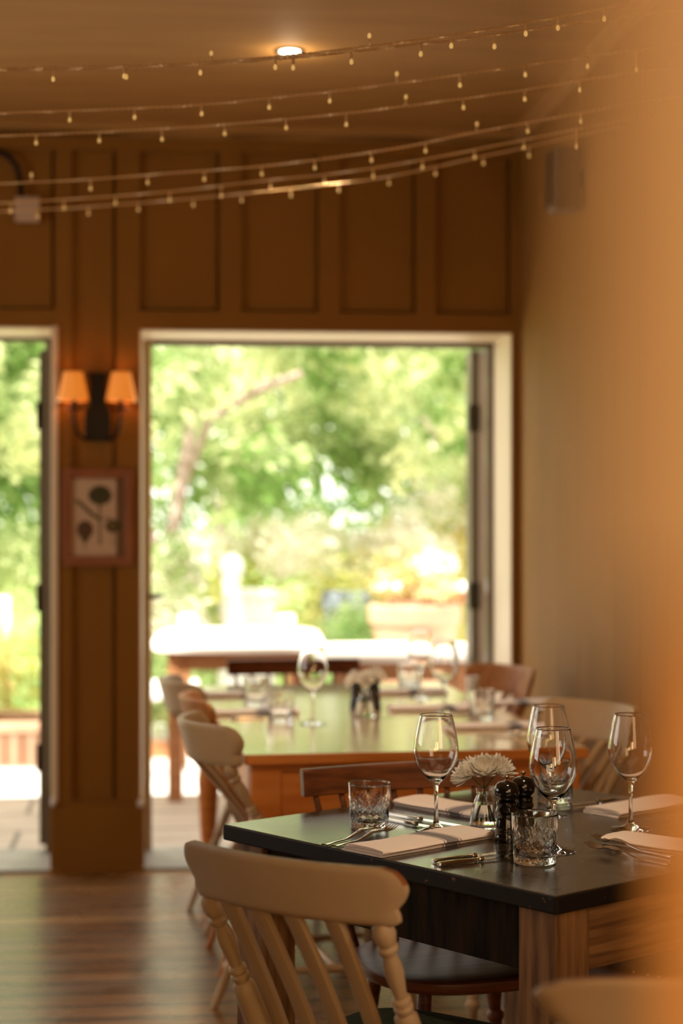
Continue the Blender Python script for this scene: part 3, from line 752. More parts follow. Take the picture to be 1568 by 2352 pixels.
# ------------------------------------------------------------------ tables
def table(name, P, e1, e2, L1, L2, topmat, edgemat, legmat, apmat, H=.75, th=.032, inset=.02, leg=.085, ap=.115, turned=False):
    root = empty(name, (P.x, P.y, 0), atan2(e1.y, e1.x))
    a = MB(); a.box(0, L1, 0, L2, H - th, H, [0] * 6 if edgemat is None else [1, 1, 1, 1, 1, 0]); a.build('table_top', [topmat, edgemat or topmat], root, smooth=False, bevel=.0035)
    for x in (inset, L1 - inset - leg):
        for y in (inset, L2 - inset - leg):
            a = MB()
            if turned:
                a.box(x, x + leg, y, y + leg, H - th - ap - .04, H - th)
                a.lathe([(leg * .45, H - th - ap - .04), (leg * .5, H - th - ap - .07), (leg * .33, H - th - ap - .10), (leg * .5, H - th - ap - .16), (leg * .42, .3), (leg * .3, .12), (leg * .42, .09), (leg * .3, 0)], 20, Matrix.Translation((x + leg / 2, y + leg / 2, 0)))
            else: a.box(x, x + leg, y, y + leg, 0, H - th)
            a.build('leg', legmat, root, smooth=turned, bevel=.003)
    s_ = inset + .012
    for k_, b in enumerate(((inset + leg, L1 - inset - leg, s_, s_ + .025), (inset + leg, L1 - inset - leg, L2 - s_ - .025, L2 - s_),
              (s_, s_ + .025, inset + leg, L2 - inset - leg), (L1 - s_ - .025, L1 - s_, inset + leg, L2 - inset - leg))):
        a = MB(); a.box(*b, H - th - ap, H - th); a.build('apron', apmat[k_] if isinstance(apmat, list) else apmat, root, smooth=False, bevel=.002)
    return root
TC = Vector((.354, 2.98, 0)); TL = Vector((-.2405, 3.67, 0))
e1 = Vector((.757, .653, 0)).normalized(); e2 = Vector((-.653, .757, 0)).normalized()
bt = table('square_table', TC, e1, e2, .90, .911, M['black'], M['chip'], M['oak'], [M['oakl'], M['oakh'], M['blackrail'], M['oakh']])
tag(bt, 'square dining table with worn black top and rough oak legs', 'table')
a11 = R(9)
pt = table('farmhouse_table', Vector((-.253, 4.715, 0)), Vector((cos(a11), sin(a11), 0)), None, .93, 1.90, M['pinetop'], M['pine'], M['pine'], M['pine'], leg=.08, ap=.14, th=.028, turned=True)
tag(pt, 'long orange pine farmhouse table with pale glossy top before the open doors', 'table')

# ------------------------------------------------------------------ tableware
def tumbler_proto():
    H, Ro, Rb = .090, .0425, .038
    a = MB(); seg = 192; nz = 46
    def ro(z): return Rb + (Ro - Rb) * smooth01(z / H) * .9 + .0005
    def groove(q, z):
        # six repeats: big crossing diagonals, a lattice inside, fans above
        u = (q / (2 * pi) * 6) % 1.0; x = (u - .5) * .0425; g = 0
        def line(d, w_, dep): return dep * max(0, 1 - (d / w_) ** 2)
        for s_ in (1, -1):
            d = abs((z - .034) - s_ * x * 1.25) / 1.6; g = max(g, line(d, .0021, .0016))
            dd = (z - .034) - s_ * x * 1.25
            if .008 < z < .055: 
                per = .0125; d2 = abs((dd % per) - per / 2) / 1.6; g = max(g, line(d2, .0014, .0009))
        v = .5 - abs(u - .5); xx = v * .0425                 # fans centred on the seams
        for k in (0, .33, .75):
            if .036 < z < .066 - k * .018:
                d = abs(xx - (z - .036) * k * .9); g = max(g, line(d, .0018 * (1.1 - (z - .036) / .034), .0014))
        return g * smooth01((z - .005) / .004) * smooth01((.069 - z) / .004)
    prof = []
    def fo(i, j):
        z = .003 + (H - .004) * i / (nz - 1); q = 2 * pi * j / seg
        r = ro(z) - (groove(q, z) if z < .07 else 0)
        return (r * cos(q), r * sin(q), z)
    vs = [(0, 0, .0012)]
    rings = []
    def ring(fn): 
        o = len(vs); vs.extend(fn(j) for j in range(seg)); rings.append(o)
    ring(lambda j: (.030 * cos(2 * pi * j / seg), .030 * sin(2 * pi * j / seg), .0012)); ring(lambda j: (.034 * cos(2 * pi * j / seg), .034 * sin(2 * pi * j / seg), 0))
    ring(lambda j: (.037 * cos(2 * pi * j / seg), .037 * sin(2 * pi * j / seg), .0008))
    for i in range(nz): ring(lambda j, i=i: fo(i, j))
    t_ = .0022
    for (r, z) in ((ro(H) - .0006, H), (ro(H) - t_ + .0006, H), (ro(H) - t_, H - .0012), (ro(H) - t_, H - .004), (ro(.06) - t_ - .0006, .06), (ro(.04) - t_ - .0009, .04), (ro(.02) - .0038, .018), (.028, .0125), (.012, .0115)):
        ring(lambda j, r=r, z=z: (r * cos(2 * pi * j / seg), r * sin(2 * pi * j / seg), z))
    vs.append((0, 0, .0114)); fs = []
    for a0, b0 in zip(rings, rings[1:]):
        for j in range(seg): fs.append((a0 + j, a0 + (j + 1) % seg, b0 + (j + 1) % seg, b0 + j))
    for j in range(seg):
        fs.append((0, rings[0] + (j + 1) % seg, rings[0] + j)); fs.append((len(vs) - 1, rings[-1] + j, rings[-1] + (j + 1) % seg))
    a.add(vs, fs); return a.build('tumbler', M['glass'], angle=60)
def wine_proto():
    out = [(.0415, .0008), (.0415, .0016), (.030, .0034), (.016, .0065), (.0075, .012), (.0046, .022), (.0038, .045), (.0038, .070), (.0045, .086), (.008, .0945),
           (.0165, .102), (.0275, .113), (.0365, .127), (.0425, .142), (.0450, .156), (.0447, .168), (.0420, .187), (.0375, .209), (.0331, .2270), (.0325, .2295), (.0322, .2303), (.0318, .2305)]
    inn = [(.0316, .2304), (.0313, .2298), (.0314, .2285), (.0318, .2270), (.0362, .209), (.0408, .187), (.0435, .168), (.0438, .156), (.0413, .142), (.0352, .1275), (.0262, .1145), (.015, .1045), (.006, .100), (.0005, .0992)]
    a = MB(); a.lathe([(.0005, .0)] + [(.040, 0)] + out + inn, 56); return a.build('wine_glass', M['glass'], angle=70)
tum = tumbler_proto(); wine = wine_proto()
used = set()
def put(proto, p, label, cat, group, rz=0):
    if proto.name in used: o = copy_tree(proto)
    else: o = proto; used.add(proto.name)
    o.location = p; o.rotation_euler = (0, 0, rz); tag(o, label, cat, group); return o
TZ = .7502
def at(px, py, off=0):
    p = G(px, py, .75); p.y += off; p.x = (px - 784) / F * p.y; p.z = TZ; return p
GT = 'cut glass tumblers'; GW = 'empty wine glasses'
put(tum, at(848, 1908, .037), 'cut glass tumbler alone near the left corner of the black table', 'glass', GT)
put(tum, at(1228, 1991, .037), 'cut glass tumbler at the front of the black table beside the knives', 'glass', GT, .3)
put(tum, at(1273, 1848, .037), 'cut glass tumbler seen through the wine glass at the back of the black table', 'glass', GT, .5)
put(wine, at(1001, 1907), 'empty wine glass behind the striped napkin, left of the white flowers', 'wine glass', GW)
put(wine, at(1270, 1956), 'empty wine glass standing just behind the front tumbler', 'wine glass', GW, .4)
put(wine, at(1259, 1874), 'empty wine glass right of the mills, behind another wine glass', 'wine glass', GW, .8)
put(wine, at(1448, 1905), 'empty wine glass at the right edge, beside the plain napkins', 'wine glass', GW, 1)

# napkins
def napkin_proto(m, name, L=.30, W=.108, layers=3, seed=1):
    a = MB(); th = .0043; gap = .0050; line = []
    # accordion fold centre line in (y, z)
    for k in range(layers):
        z = .0024 + k * gap; ys = [(-W / 2 + .004) + (W - .008) * t_ / 10 for t_ in range(11)]
        if k % 2: ys = ys[::-1]
        inset_ = .003 * (k % 3)
        line += [(y * (1 - .02 * k), z) for y in ys]
        if k < layers - 1:
            sx = 1 if k % 2 == 0 else -1
            for q in (-60, 0, 60): line.append((sx * (W / 2 - .004) * (1 - .02 * k) + sx * gap * .55 * cos(R(q)), z + gap / 2 + gap / 2 * sin(R(q))))
    n = len(line); prof = []
    nor = []
    for i in range(n):
        p, q = line[max(i - 1, 0)], line[min(i + 1, n - 1)]; dx, dz = q[0] - p[0], q[1] - p[1]; l_ = sqrt(dx * dx + dz * dz) or 1
        nor.append((-dz / l_, dx / l_))
    outer = [(line[i][0] + nor[i][0] * th / 2, line[i][1] + nor[i][1] * th / 2) for i in range(n)]
    inner = [(line[i][0] - nor[i][0] * th / 2, line[i][1] - nor[i][1] * th / 2) for i in range(n)][::-1]
    sec = outer + inner; nx = 25; rnd = random.Random(seed)
    def fn(i, j):
        x = L * (-.5 + i / (nx - 1)); y, z = sec[j]; k_ = 1
        lift = (.0055 * (noise.noise(Vector((x * 7 + seed, y * 16, seed))) + .15) - .10 * max(0, abs(y) - W * .28) * (1 if k_ else 0)) * (z / .013)
        wob = .005 * noise.noise(Vector((x * 6, z * 90, seed * 3.1)))
        if i in (0, nx - 1): x += .002 * noise.noise(Vector((y * 40, z * 300, seed)))
        return (x, y + wob, max(z + lift, .0004))
    a.grid(nx, len(sec), fn, closed_v=True)
    for i in (0, nx - 1):
        o = i * len(sec); m_ = len(sec); 
        for k in range(n - 1): a.f.append((o + k, o + k + 1, o + m_ - 2 - k, o + m_ - 1 - k)); a.mi.append(0)
    return a.build(name, m, angle=60)
nap = napkin_proto(M['napkin'], 'folded_napkin'); pnap = napkin_proto(M['plainnap'], 'folded_napkin', .26, .10, 3, 5)
def putn(proto, x, y, deg, label, group):
    if id(proto) in used: o = copy_tree(proto)
    else: o = proto; used.add(id(proto))
    o.location = (x, y, TZ); o.rotation_euler = (0, 0, R(deg)); tag(o, label, 'napkin', group); return o
GN = 'napkins on the black table'; GP = 'napkins on the pine table'
putn(nap, .150, 3.445, 42.5, 'folded blush linen napkin with a grey stripe, between the forks and the knives', GN)
putn(nap, .250, 3.825, -49, 'folded linen napkin with a grey stripe, behind the wine glass by the dark chair', GN)
putn(pnap, .640, 3.855, 41, 'folded plain napkin at the back right of the black table', GN)
putn(pnap, .625, 3.40, -40, 'rounded folded plain napkin in front of the rightmost wine glass', GN)

# cutlery: local x = length, z up
def fork_proto():
    root = empty('fork'); a = MB(); pts = []; wd = []
    for k in range(21):
        t_ = k / 20; x = .150 * t_
        z = .003 + .011 * smooth01((t_ - .45) / .45) 
        pts.append((x, 0, z)); wd.append(.015 - .0085 * smooth01(t_ / .25) + (.0 if t_ < .72 else .017 * smooth01((t_ - .72) / .28)))
    a.ribbon(pts, wd, .0028, (0, 1, 0)); a.build('handle', M['steel'], root)
    for k in range(4):
        y = (-1.5 + k) * .0062
        a = MB(); a.tube([(.148, y, .0135), (.160, y, .0105), (.178, y, .0115), (.196, y, .0175)], [.0018, .0017, .0014, .0007], 8); a.build('tine', M['steel'], root)
    return root
def knife_proto():
    root = empty('table_knife')
    a = MB(); a.ribbon([(.0, 0, .0045), (.005, 0, .0048), (.03, 0, .005), (.07, 0, .0048), (.088, 0, .0045)], [.009, .0120, .0118, .0105, .009], [.005, .0075, .008, .007, .006], (0, 1, 0)); a.build('handle', M['steel'], root)
    a = MB(); a.lathe([(.0035, 0), (.0050, .002), (.0050, .010), (.004, .012)], 14, axis_m((.086, 0, .0052), (1, 0, .0052))); a.build('bolster', M['steel'], root)
    a = MB(); n = 15; vs = []
    for k in range(n):
        t_ = k / (n - 1); x = .094 + .128 * t_; h = .008 + .006 * sin(pi * min(1, t_ * .8 + .1)); 
        if t_ > .8: h *= sqrt(max(0.02, 1 - ((t_ - .8) / .2) ** 2))
        vs += [(x, -h * .55, .0035), (x, h * .45 + (0), .0035), (x, h * .45, .0050), (x, -h * .55, .0042)]
    a.add(vs, [(4 * i + q, 4 * i + (q + 1) % 4, 4 * i + 4 + (q + 1) % 4, 4 * i + 4 + q) for i in range(n - 1) for q in range(4)] + [(0, 1, 2, 3), tuple(4 * (n - 1) + q for q in range(4))])
    a.build('blade', M['steel'], root, angle=20)
    return root
fork = fork_proto(); knife = knife_proto()
def putc(proto, p0, p1, label, cat, group, flip=False):
    d = Vector(p1) - Vector(p0)
    if id(proto) in used: o = copy_tree(proto)
    else: o = proto; used.add(id(proto))
    o.location = (p0[0], p0[1], TZ); o.rotation_euler = (0, 0, atan2(d.y, d.x)); tag(o, label, cat, group); return o
GF = 'forks on the black table'; GK = 'knives on the black table'
def g(px, py, z=.75): return G(px, py, z)
putc(fork, g(745, 1944), g(889, 1888, .766), 'steel fork left of the napkin, nearer the tumbler of the left corner', 'fork', GF)
putc(fork, g(768, 1947), g(940, 1887, .766), 'steel fork lying against the left end of the striped napkin', 'fork', GF)
putc(fork, g(1538, 1990), g(1350, 1935, .766), 'steel fork with tines toward the centre at the right of the table, nearer the edge', 'fork', GF)
putc(fork, g(1545, 1972), g(1366, 1918, .766), 'steel fork touching the rounded plain napkin', 'fork', GF)
putc(knife, g(993, 1984), g(1180, 1960), 'steel knife beside the striped napkin, on the napkin side of the pair', 'knife', GK)
putc(knife, g(1006, 1991), g(1190, 1969), 'steel knife nearest the front table edge, beside the front tumbler', 'knife', GK)
putc(knife, g(890, 1874), g(1075, 1905), 'steel knife alongside the back napkin, reflecting green', 'knife', GK)
putc(knife, g(884, 1884), g(1050, 1917), 'steel knife between the corner tumbler and the back napkin, nearer the forks', 'knife', GK)
putc(knife, g(1446, 1837), g(1283, 1857), 'steel knife lying behind the back right plain napkin', 'knife', GK)
putc(knife, g(1454, 1844), g(1290, 1865), 'steel knife of the back pair, nearer the plain napkin', 'knife', GK)

# mills
def mill_proto():
    root = empty('pepper_mill')
    a = MB(); a.lathe([(.0005, 0), (.0235, 0), (.0240, .003), (.0238, .012), (.0218, .017), (.0225, .021), (.0215, .030), (.0195, .042), (.0180, .052), (.0195, .057), (.0215, .060), (.0200, .064), (.0185, .068), (.0200, .072), (.0195, .076), (.015, .079)], 36); a.build('body', M['mill'], root)
    a = MB(); a.lathe([(.015, .079), (.0175, .081), (.0225, .086), (.0248, .094), (.0245, .101), (.0215, .109), (.0150, .1145), (.006, .1165), (.0005, .117)], 36); a.build('head', M['mill'], root)
    a = MB(); a.lathe([(.0025, .116), (.0035, .118), (.0028, .120), (.0052, .123), (.0055, .1255), (.003, .128), (.0005, .1285)], 20); a.build('knob', M['bronze'], root)
    return root
mill = mill_proto()
def putm(p, label, group=None):
    if 'mill' in used: o = copy_tree(mill)
    else: o = mill; used.add('mill')
    o.location = p; tag(o, label, 'pepper mill', group); return o
putm(at(1163, 1938, .023), 'glossy black pepper mill in front, beside the flower vase', 'mills on the black table')
p = Vector((.355, 3.535, TZ)); putm(p, 'glossy black mill partly hidden behind the front mill', 'mills on the black table')

# vase and flowers
def vase_proto():
    root = empty('flower_vase')
    out = [(.0005, 0), (.0300, 0), (.0318, .002), (.0300, .014), (.0262, .035), (.0205, .056), (.0160, .066), (.0158, .071), (.0172, .078), (.0178, .080)]
    inn = [(.0164, .080), (.0145, .071), (.0148, .066), (.0190, .056), (.0245, .035), (.0275, .014), (.0275, .007), (.0005, .006)]
    a = MB(); a.lathe(out + inn, 40); g_ = a.build('glass_vessel', M['glass'], root, angle=60)
    a = MB(); a.lathe([(.0005, .0062), (.0273, .0072), (.0273, .014), (.0243, .035), (.0213, .048), (.0005, .048)], 36); a.build('water', M['water'], root)
    return root
def flower(loc, head, base, R0, seed, tilt, label, group, petals=85, name='white_chrysanthemum'):
    root = empty(name, loc); tag(root, label, 'flower', group)
    rnd = random.Random(seed)
    a = MB(); m_ = axis_m(head, Vector(head) + Vector(tilt))
    for k in range(petals):
        t_ = (k + .5) / petals; el = (1 - t_) * 1.35 - .05; az = k * 2.39996 + rnd.uniform(-.15, .15)
        L = R0 * (.55 + .5 * t_ ** .6) * rnd.uniform(.88, 1.12); wd = .0115 * (.7 + .5 * t_)
        pts = []
        for q in range(5):
            s_ = q / 4; e_ = el + .35 * (s_ - .3)
            r = L * s_ ; pts.append(Vector((cos(az) * cos(e_) * r, sin(az) * cos(e_) * r, sin(e_) * r)))
        wds = [.25, .75, 1.0, .85, .22]; ac = Vector((-sin(az), cos(az), 0)); vs = []
        up = Vector((-cos(az) * sin(el), -sin(az) * sin(el), cos(el)))
        for q, p_ in enumerate(pts):
            vs += [p_ - ac * wd / 2 * wds[q] + up * .0012, p_ - up * .0008, p_ + ac * wd / 2 * wds[q] + up * .0012]
        a.add(vs, [(3 * i + q, 3 * i + q + 1, 3 * i + q + 4, 3 * i + q + 3) for i in range(4) for q in range(2)], 0, m_)
    a.build('bloom', M['petal'], root)
    h = Vector(head); b = Vector(base)
    a = MB(); neck = Vector((0, 0, .078)); a.tube([h - Vector(tilt).normalized() * .002, h.lerp(neck, .5) + Vector((0, 0, -.002)), neck * 1 + (b - neck) * .0, b.lerp(neck, .4), b], .0014, 8); a.build('stem', M['stem'], root)
    return root
vz = vase_proto(); vp = at(1112, 1907, .030); vz.location = vp
tag(vz, 'small conical clear glass vase of water on the black table', 'vase', 'bud vases')
GFl = 'white flowers on the black table'
flower(vp, (-.002, -.010, .112), (-.012, .008, .010), .044, 3, (-.1, -.28, 1), 'largest white chrysanthemum bloom, facing front in the small vase', GFl, 110)
flower(vp, (.026, .006, .112), (.010, -.010, .012), .040, 8, (.45, -.25, 1), 'white chrysanthemum at the upper right of the posy, above the front mill', GFl, 90)
flower(vp, (-.028, .008, .104), (.014, .006, .010), .040, 12, (-.8, -.1, .75), 'white chrysanthemum reaching left toward the wine glass', GFl, 90)

# ---- pine table settings
GT2 = 'tumblers on the pine table'; GW2 = 'wine glasses on the pine table'
def puto(proto, p, label, cat, group, rz=0):
    o = copy_tree(proto); o.location = p; o.rotation_euler = (0, 0, rz); tag(o, label, cat, group); return o
puto(tum, at(645, 1660, .037), 'blurred cut tumbler left of the wine glass on the pine table', 'glass', GT2)
puto(tum, at(588, 1622, .037), 'blurred cut tumbler farther back on the left of the pine table', 'glass', GT2)
puto(tum, at(1105, 1655, .037), 'blurred cut tumbler on the right of the pine table', 'glass', GT2)
puto(tum, at(940, 1585, .037), 'blurred tumbler near the far end of the pine table', 'glass', GT2)
puto(wine, at(718, 1663), 'blurred wine glass on the left half of the pine table', 'wine glass', GW2)
puto(wine, at(965, 1604), 'blurred wine glass, left one of the right-hand pair on the pine table', 'wine glass', GW2)
puto(wine, at(1020, 1640), 'blurred wine glass, right one of the right-hand pair on the pine table', 'wine glass', GW2)
vv = puto(vz, at(838, 1650, .03), 'small blurred glass vase in the middle of the pine table', 'vase', 'bud vases')
for k, (hd, bs, tl, lab) in enumerate((((.0, -.02, .115), (0, 0, .01), (0, -.8, .7), 'blurred pale chrysanthemum at the front of the pine table vase'),
                       ((.034, 0, .125), (.01, 0, .01), (.7, -.2, .8), 'blurred pale chrysanthemum on the right of the pine table vase'),
                       ((-.034, .0, .112), (-.01, 0, .01), (-.8, -.2, .7), 'blurred pale chrysanthemum on the left of the pine table vase'))):
    flower(vv.location, hd, bs, .036, 40 + k, tl, lab, 'pale flowers on the pine table', 50)
p = at(819, 1630); o = copy_tree(mill); o.location = p; tag(o, 'blurred black mill left behind the pine table vase', 'pepper mill', 'mills on the pine table')
p = at(858, 1630); o = copy_tree(mill); o.location = p; tag(o, 'blurred black mill right behind the pine table vase', 'pepper mill', 'mills on the pine table')
def puto_n(px, py, deg, lab):
    o = copy_tree(nap); p = at(px, py); o.location = p; o.rotation_euler = (0, 0, R(deg)); tag(o, lab, 'napkin', GP)
puto_n(575, 1640, 8, 'blurred napkin at the front left place of the pine table')
puto_n(545, 1598, 8, 'blurred napkin at the far left place of the pine table')
puto_n(1000, 1630, 8, 'blurred napkin below the pair of wine glasses on the pine table')
puto_n(925, 1592, 8, 'blurred napkin behind the pine table flowers, toward the doorway')
puto_n(1150, 1672, 8, 'blurred napkin at the front right place of the pine table')
puto_n(1170, 1618, 8, 'blurred napkin at the far right place beside the honey brown chair')
def putk(proto, px, py, deg, lab, cat, grp):
    o = copy_tree(proto); o.location = at(px, py); o.rotation_euler = (0, 0, R(deg)); tag(o, lab, cat, grp)
putk(knife, 530, 1652, 5, 'blurred knife in front of the left napkin on the pine table', 'knife', 'cutlery on the pine table')
putk(fork, 1095, 1690, 6, 'blurred fork at the front right place of the pine table', 'fork', 'cutlery on the pine table')
putk(fork, 1110, 1697, 8, 'blurred second fork nearest the front edge of the pine table', 'fork', 'cutlery on the pine table')
putk(knife, 1010, 1645, 5, 'blurred knife beside the right-hand wine glass on the pine table', 'knife', 'cutlery on the pine table')
cd = empty('votive_candle', at(1086, 1592)); tag(cd, 'small white candle block before the honey brown chair', 'candle')
a = MB(); a.lathe([(.0005, 0), (.024, 0), (.025, .002), (.025, .055), (.023, .058), (.0005, .056)], 24); a.build('wax', M['candle'], cd)
a = MB(); a.tube([(0, 0, .055), (.001, 0, .064)], .0008, 6); a.build('wick', M['iron'], cd)

# ------------------------------------------------------------------ outside
def out(px, py, z): return G(px, py, z)
o = slab('garden_deck', M['deck'], -4.5, 5, .42, 1.86, -.12, -.004); struct(o)
o = slab('garden_paving', M['paving'], -7, 8, 1.87, 3.25, -.14, -.004); struct(o)
o = slab('garden_step', M['paving'], ws(300, 3.2), 9, 3.25, 4.8, -.14, .105); struct(o)
o = slab('step_shade_strip', M['outwood'], ws(300, 3.2), 9, 3.20, 3.25, -.1, .085); struct(o)  # brown strip added in place of the shade on the step front
o = slab('garden_lawn', M['grass'], -30, 40, 3.3, 60, -.3, .06); struct(o)

def brick_wall(name, s0, s1, d0, d1, h, label):
    r_ = empty(name, WM @ Vector((s0, d0, 0)), atan2(WU.y, WU.x)); tag(r_, label, 'planter')
    L = s1 - s0; D = d1 - d0
    a = MB()
    for b in ((0, L, 0, .11), (0, L, D - .11, D), (0, .11, .11, D - .11), (L - .11, L, .11, D - .11)): a.box(*b, 0, h - .05)
    bb = a.build('brick_body', M['brick'], r_, smooth=False); bb.rotation_euler = (0, 0, 0)
    a = MB()
    for b in ((-.01, L + .01, -.01, .12), (-.01, L + .01, D - .12, D + .01), (-.01, .12, .12, D - .12), (L - .12, L + .01, .12, D - .12)): a.box(*b, h - .05, h)
    a.build('coping', M['terracotta'], r_, smooth=False, bevel=.006)
    a = MB(); a.box(.11, L - .11, .11, D - .11, .0, h - .07); a.build('soil', M['soil'], r_, smooth=False)
    return r_
# brick texture must run in the vertical face: remap for this material
nt = M['brick'].node_tree
brn = [n for n in nt.nodes if n.type == 'TEX_BRICK'][0]
tcn = [n for n in nt.nodes if n.type == 'TEX_COORD'][0]
mpn = nt.nodes.new('ShaderNodeMapping'); mpn.inputs['Rotation'].default_value = (R(-90), 0, 0)
nt.links.new(tcn.outputs['Object'], mpn.inputs[0]); nt.links.new(mpn.outputs[0], brn.inputs[0])
brick_wall('brick_planter', ws(-700, 2.9), ws(86, 2.9) + .35, 2.9, 3.6, .235, 'low brick planter outside the left door opening')

# foliage: every plant is a thing of its own with leaves and stem
def leaves_mesh(clusters, n, size, seed, flat=.4):
    rnd = random.Random(seed); a = MB(); vs = []; fs = []
    wts = [c[3] ** 2 for c in clusters]
    for k in range(n):
        cx, cy, cz, r, *sq = rnd.choices(clusters, wts)[0]
        sz = sq[0] if sq else 1
        while True:
            d = Vector((rnd.gauss(0, 1), rnd.gauss(0, 1), rnd.gauss(0, 1)))
            if d.length > .1: break
        d.normalize(); rr = r * (rnd.random() ** .4)
        p = Vector((cx + d.x * rr, cy + d.y * rr, cz + d.z * rr * sz))
        if p.z < .08: continue
        nrm = (d * .6 + Vector((rnd.gauss(0, .6), rnd.gauss(0, .6), rnd.gauss(0, .6) + flat))).normalized()
        t1 = nrm.cross(Vector((rnd.random(), rnd.random(), rnd.random() + .1))).normalized(); t2 = nrm.cross(t1)
        L = size * rnd.uniform(.6, 1.25); W = L * .5
        o_ = len(vs)
        vs += [p - t1 * L * .5, p - t2 * W * .5 + nrm * L * .06, p + t1 * L * .5 - nrm * L * .1, p + t2 * W * .5 + nrm * L * .06]
        fs.append((o_, o_ + 1, o_ + 2, o_ + 3))
    a.add(vs, fs); return a
def plant(name, base, clusters, n, size, seed, leafm, label, cat, group=None, trunk=None, blossom=None):
    root = empty(name, base); tag(root, label, cat, group)
    o_ = leaves_mesh(clusters, n, size, seed).build('foliage', leafm, root, smooth=False)
    if trunk:
        for t_ in trunk:
            a = MB(); a.tube(t_[0], t_[1], 10); a.build('trunk' if t_ is trunk[0] else 'branch', M['bark'], root)
    if blossom:
        leaves_mesh(blossom[0], blossom[1], blossom[2], seed + 5).build('blossom', blossom[3], root, smooth=False)
    return root
def blob(n, R_, hz, seed, r0=.4, cz=1.5):
    rnd = random.Random(seed); cl = []
    for k in range(n):
        an = rnd.uniform(0, 2 * pi); rr = R_ * sqrt(rnd.random())
        cl.append((rr * cos(an), rr * sin(an), cz + rnd.uniform(-hz, hz), r0 * rnd.uniform(.6, 1.2)))
    return cl
GTREE = 'trees beyond the terrace'
# big overhanging tree left of centre, leaning trunk
b0 = out(352, 1350, .6); b0 = Vector((-1.35, 12.6, .06))
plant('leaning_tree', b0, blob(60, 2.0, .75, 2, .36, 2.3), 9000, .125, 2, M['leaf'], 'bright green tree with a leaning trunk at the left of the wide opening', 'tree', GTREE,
      trunk=[([(0, 0, 0), (.04, 0, .5), (.16, 0, 1.1), (.30, 0, 1.9), (.35, 0, 2.8)], [.055, .05, .045, .04, .03]),
             ([(.25, 0, 1.5), (.45, -.3, 1.95), (.85, -1.1, 2.12), (1.1, -1.2, 2.2)], [.03, .03, .035, .02]), ([(.1, 0, 1.0), (-.3, -.1, 1.9), (-.25, -.1, 2.4)], [.03, .025, .02])])
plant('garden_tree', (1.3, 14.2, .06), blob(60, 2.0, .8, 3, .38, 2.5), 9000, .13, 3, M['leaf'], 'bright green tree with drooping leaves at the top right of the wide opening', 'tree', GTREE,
      trunk=[([(0, 0, 0), (-.1, 0, 1), (-.2, 0, 2.3)], [.07, .06, .05]), ([(-.1, 0, 1.3), (-.8, -.2, 2.2), (-1.3, -.3, 2.5)], [.04, .03, .025])])
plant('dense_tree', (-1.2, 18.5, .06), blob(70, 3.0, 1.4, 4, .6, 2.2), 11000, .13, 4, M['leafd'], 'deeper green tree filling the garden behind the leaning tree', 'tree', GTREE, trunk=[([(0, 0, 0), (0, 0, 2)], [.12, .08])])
plant('dense_tree', (2.6, 20.0, .06), blob(70, 3.0, 1.4, 5, .6, 2.3), 10000, .14, 5, M['leafd'], 'deeper green tree far behind the right of the garden', 'tree', GTREE, trunk=[([(0, 0, 0), (0, 0, 2)], [.12, .08])])
plant('dense_tree', (-5.2, 17.0, .06), blob(70, 2.4, 1.3, 6, .6, 2.2), 9000, .13, 6, M['leaf'], 'bright green tree seen through the left door opening', 'tree', GTREE, trunk=[([(0, 0, 0), (0, 0, 2)], [.12, .08])])
plant('garden_tree', (-2.7, 13.6, .06), blob(36, 1.1, .8, 7, .4, 2.1), 6000, .09, 7, M['leafd'], 'green tree behind the pillar, its edge in the left door opening', 'tree', GTREE, trunk=[([(0, 0, 0), (0, 0, 2)], [.08, .05])])
# shrubs
GSH = 'shrubs round the terrace'
plant('rounded_shrub', (-.15, 12.6, .06), blob(30, .95, .28, 11, .3, .62), 5200, .07, 11, M['leafy'], 'rounded yellow-green shrub topped with white blossom in mid garden', 'shrub', GSH,
      blossom=(blob(18, .85, .12, 12, .2, 1.08), 2400, .075, M['leafp']))
plant('rounded_shrub', (1.05, 13.3, .06), blob(30, .9, .4, 13, .3, .95), 5200, .07, 13, M['leafo'], 'golden shrub with pale blossom at the right of the garden', 'shrub', GSH,
      blossom=(blob(20, .8, .35, 14, .18, 1.15), 2000, .075, M['leafp']))
plant('rounded_shrub', (-1.25, 11.8, .06), blob(22, .6, .25, 15, .25, .5), 3600, .06, 15, M['leafd'], 'green shrub behind the pale stone ornament', 'shrub', GSH)
plant('rounded_shrub', (.1, 10.9, .06), blob(16, .35, .2, 16, .2, .45), 2600, .05, 16, M['leafd'], 'dark green shrub beside the grey planter', 'shrub', GSH)
plant('rounded_shrub', (-2.35, 10.35, .1), blob(26, .62, .18, 17, .22, .42), 4800, .055, 17, M['leafy'], 'pale clipped shrub growing in the brick planter', 'shrub', GSH)
plant('rounded_shrub', (-2.6, 12.2, .06), blob(26, .8, .35, 18, .3, .85), 4400, .07, 18, M['leaf'], 'taller bright shrub behind the brick planter', 'shrub', GSH)
plant('rounded_shrub', (-1.05, 10.5, .06), blob(10, .3, .1, 19, .16, .22), 1500, .05, 19, M['leafd'], 'low green shrub at the terrace edge by the left chairs', 'shrub', GSH)
# long hedge at the back of the garden
plant('clipped_hedge', (0, 24, .06), [(x * .8, 0, z, .75) for x in range(-13, 14) for z in (.6, 1.5, 2.4, 3.3)], 12000, .2, 30, M['leafd'], 'tall green hedge closing off the garden', 'hedge')
# white blossom shrub behind the leaning trunk
plant('blossom_shrub', (-1.02, 11.0, .06), blob(12, .22, .28, 21, .14, .8), 900, .06, 21, M['leaf'], 'small shrub with white blossom by the left edge of the wide opening', 'shrub', None,
      blossom=(blob(16, .2, .28, 22, .12, .85), 700, .08, M['leafp']))

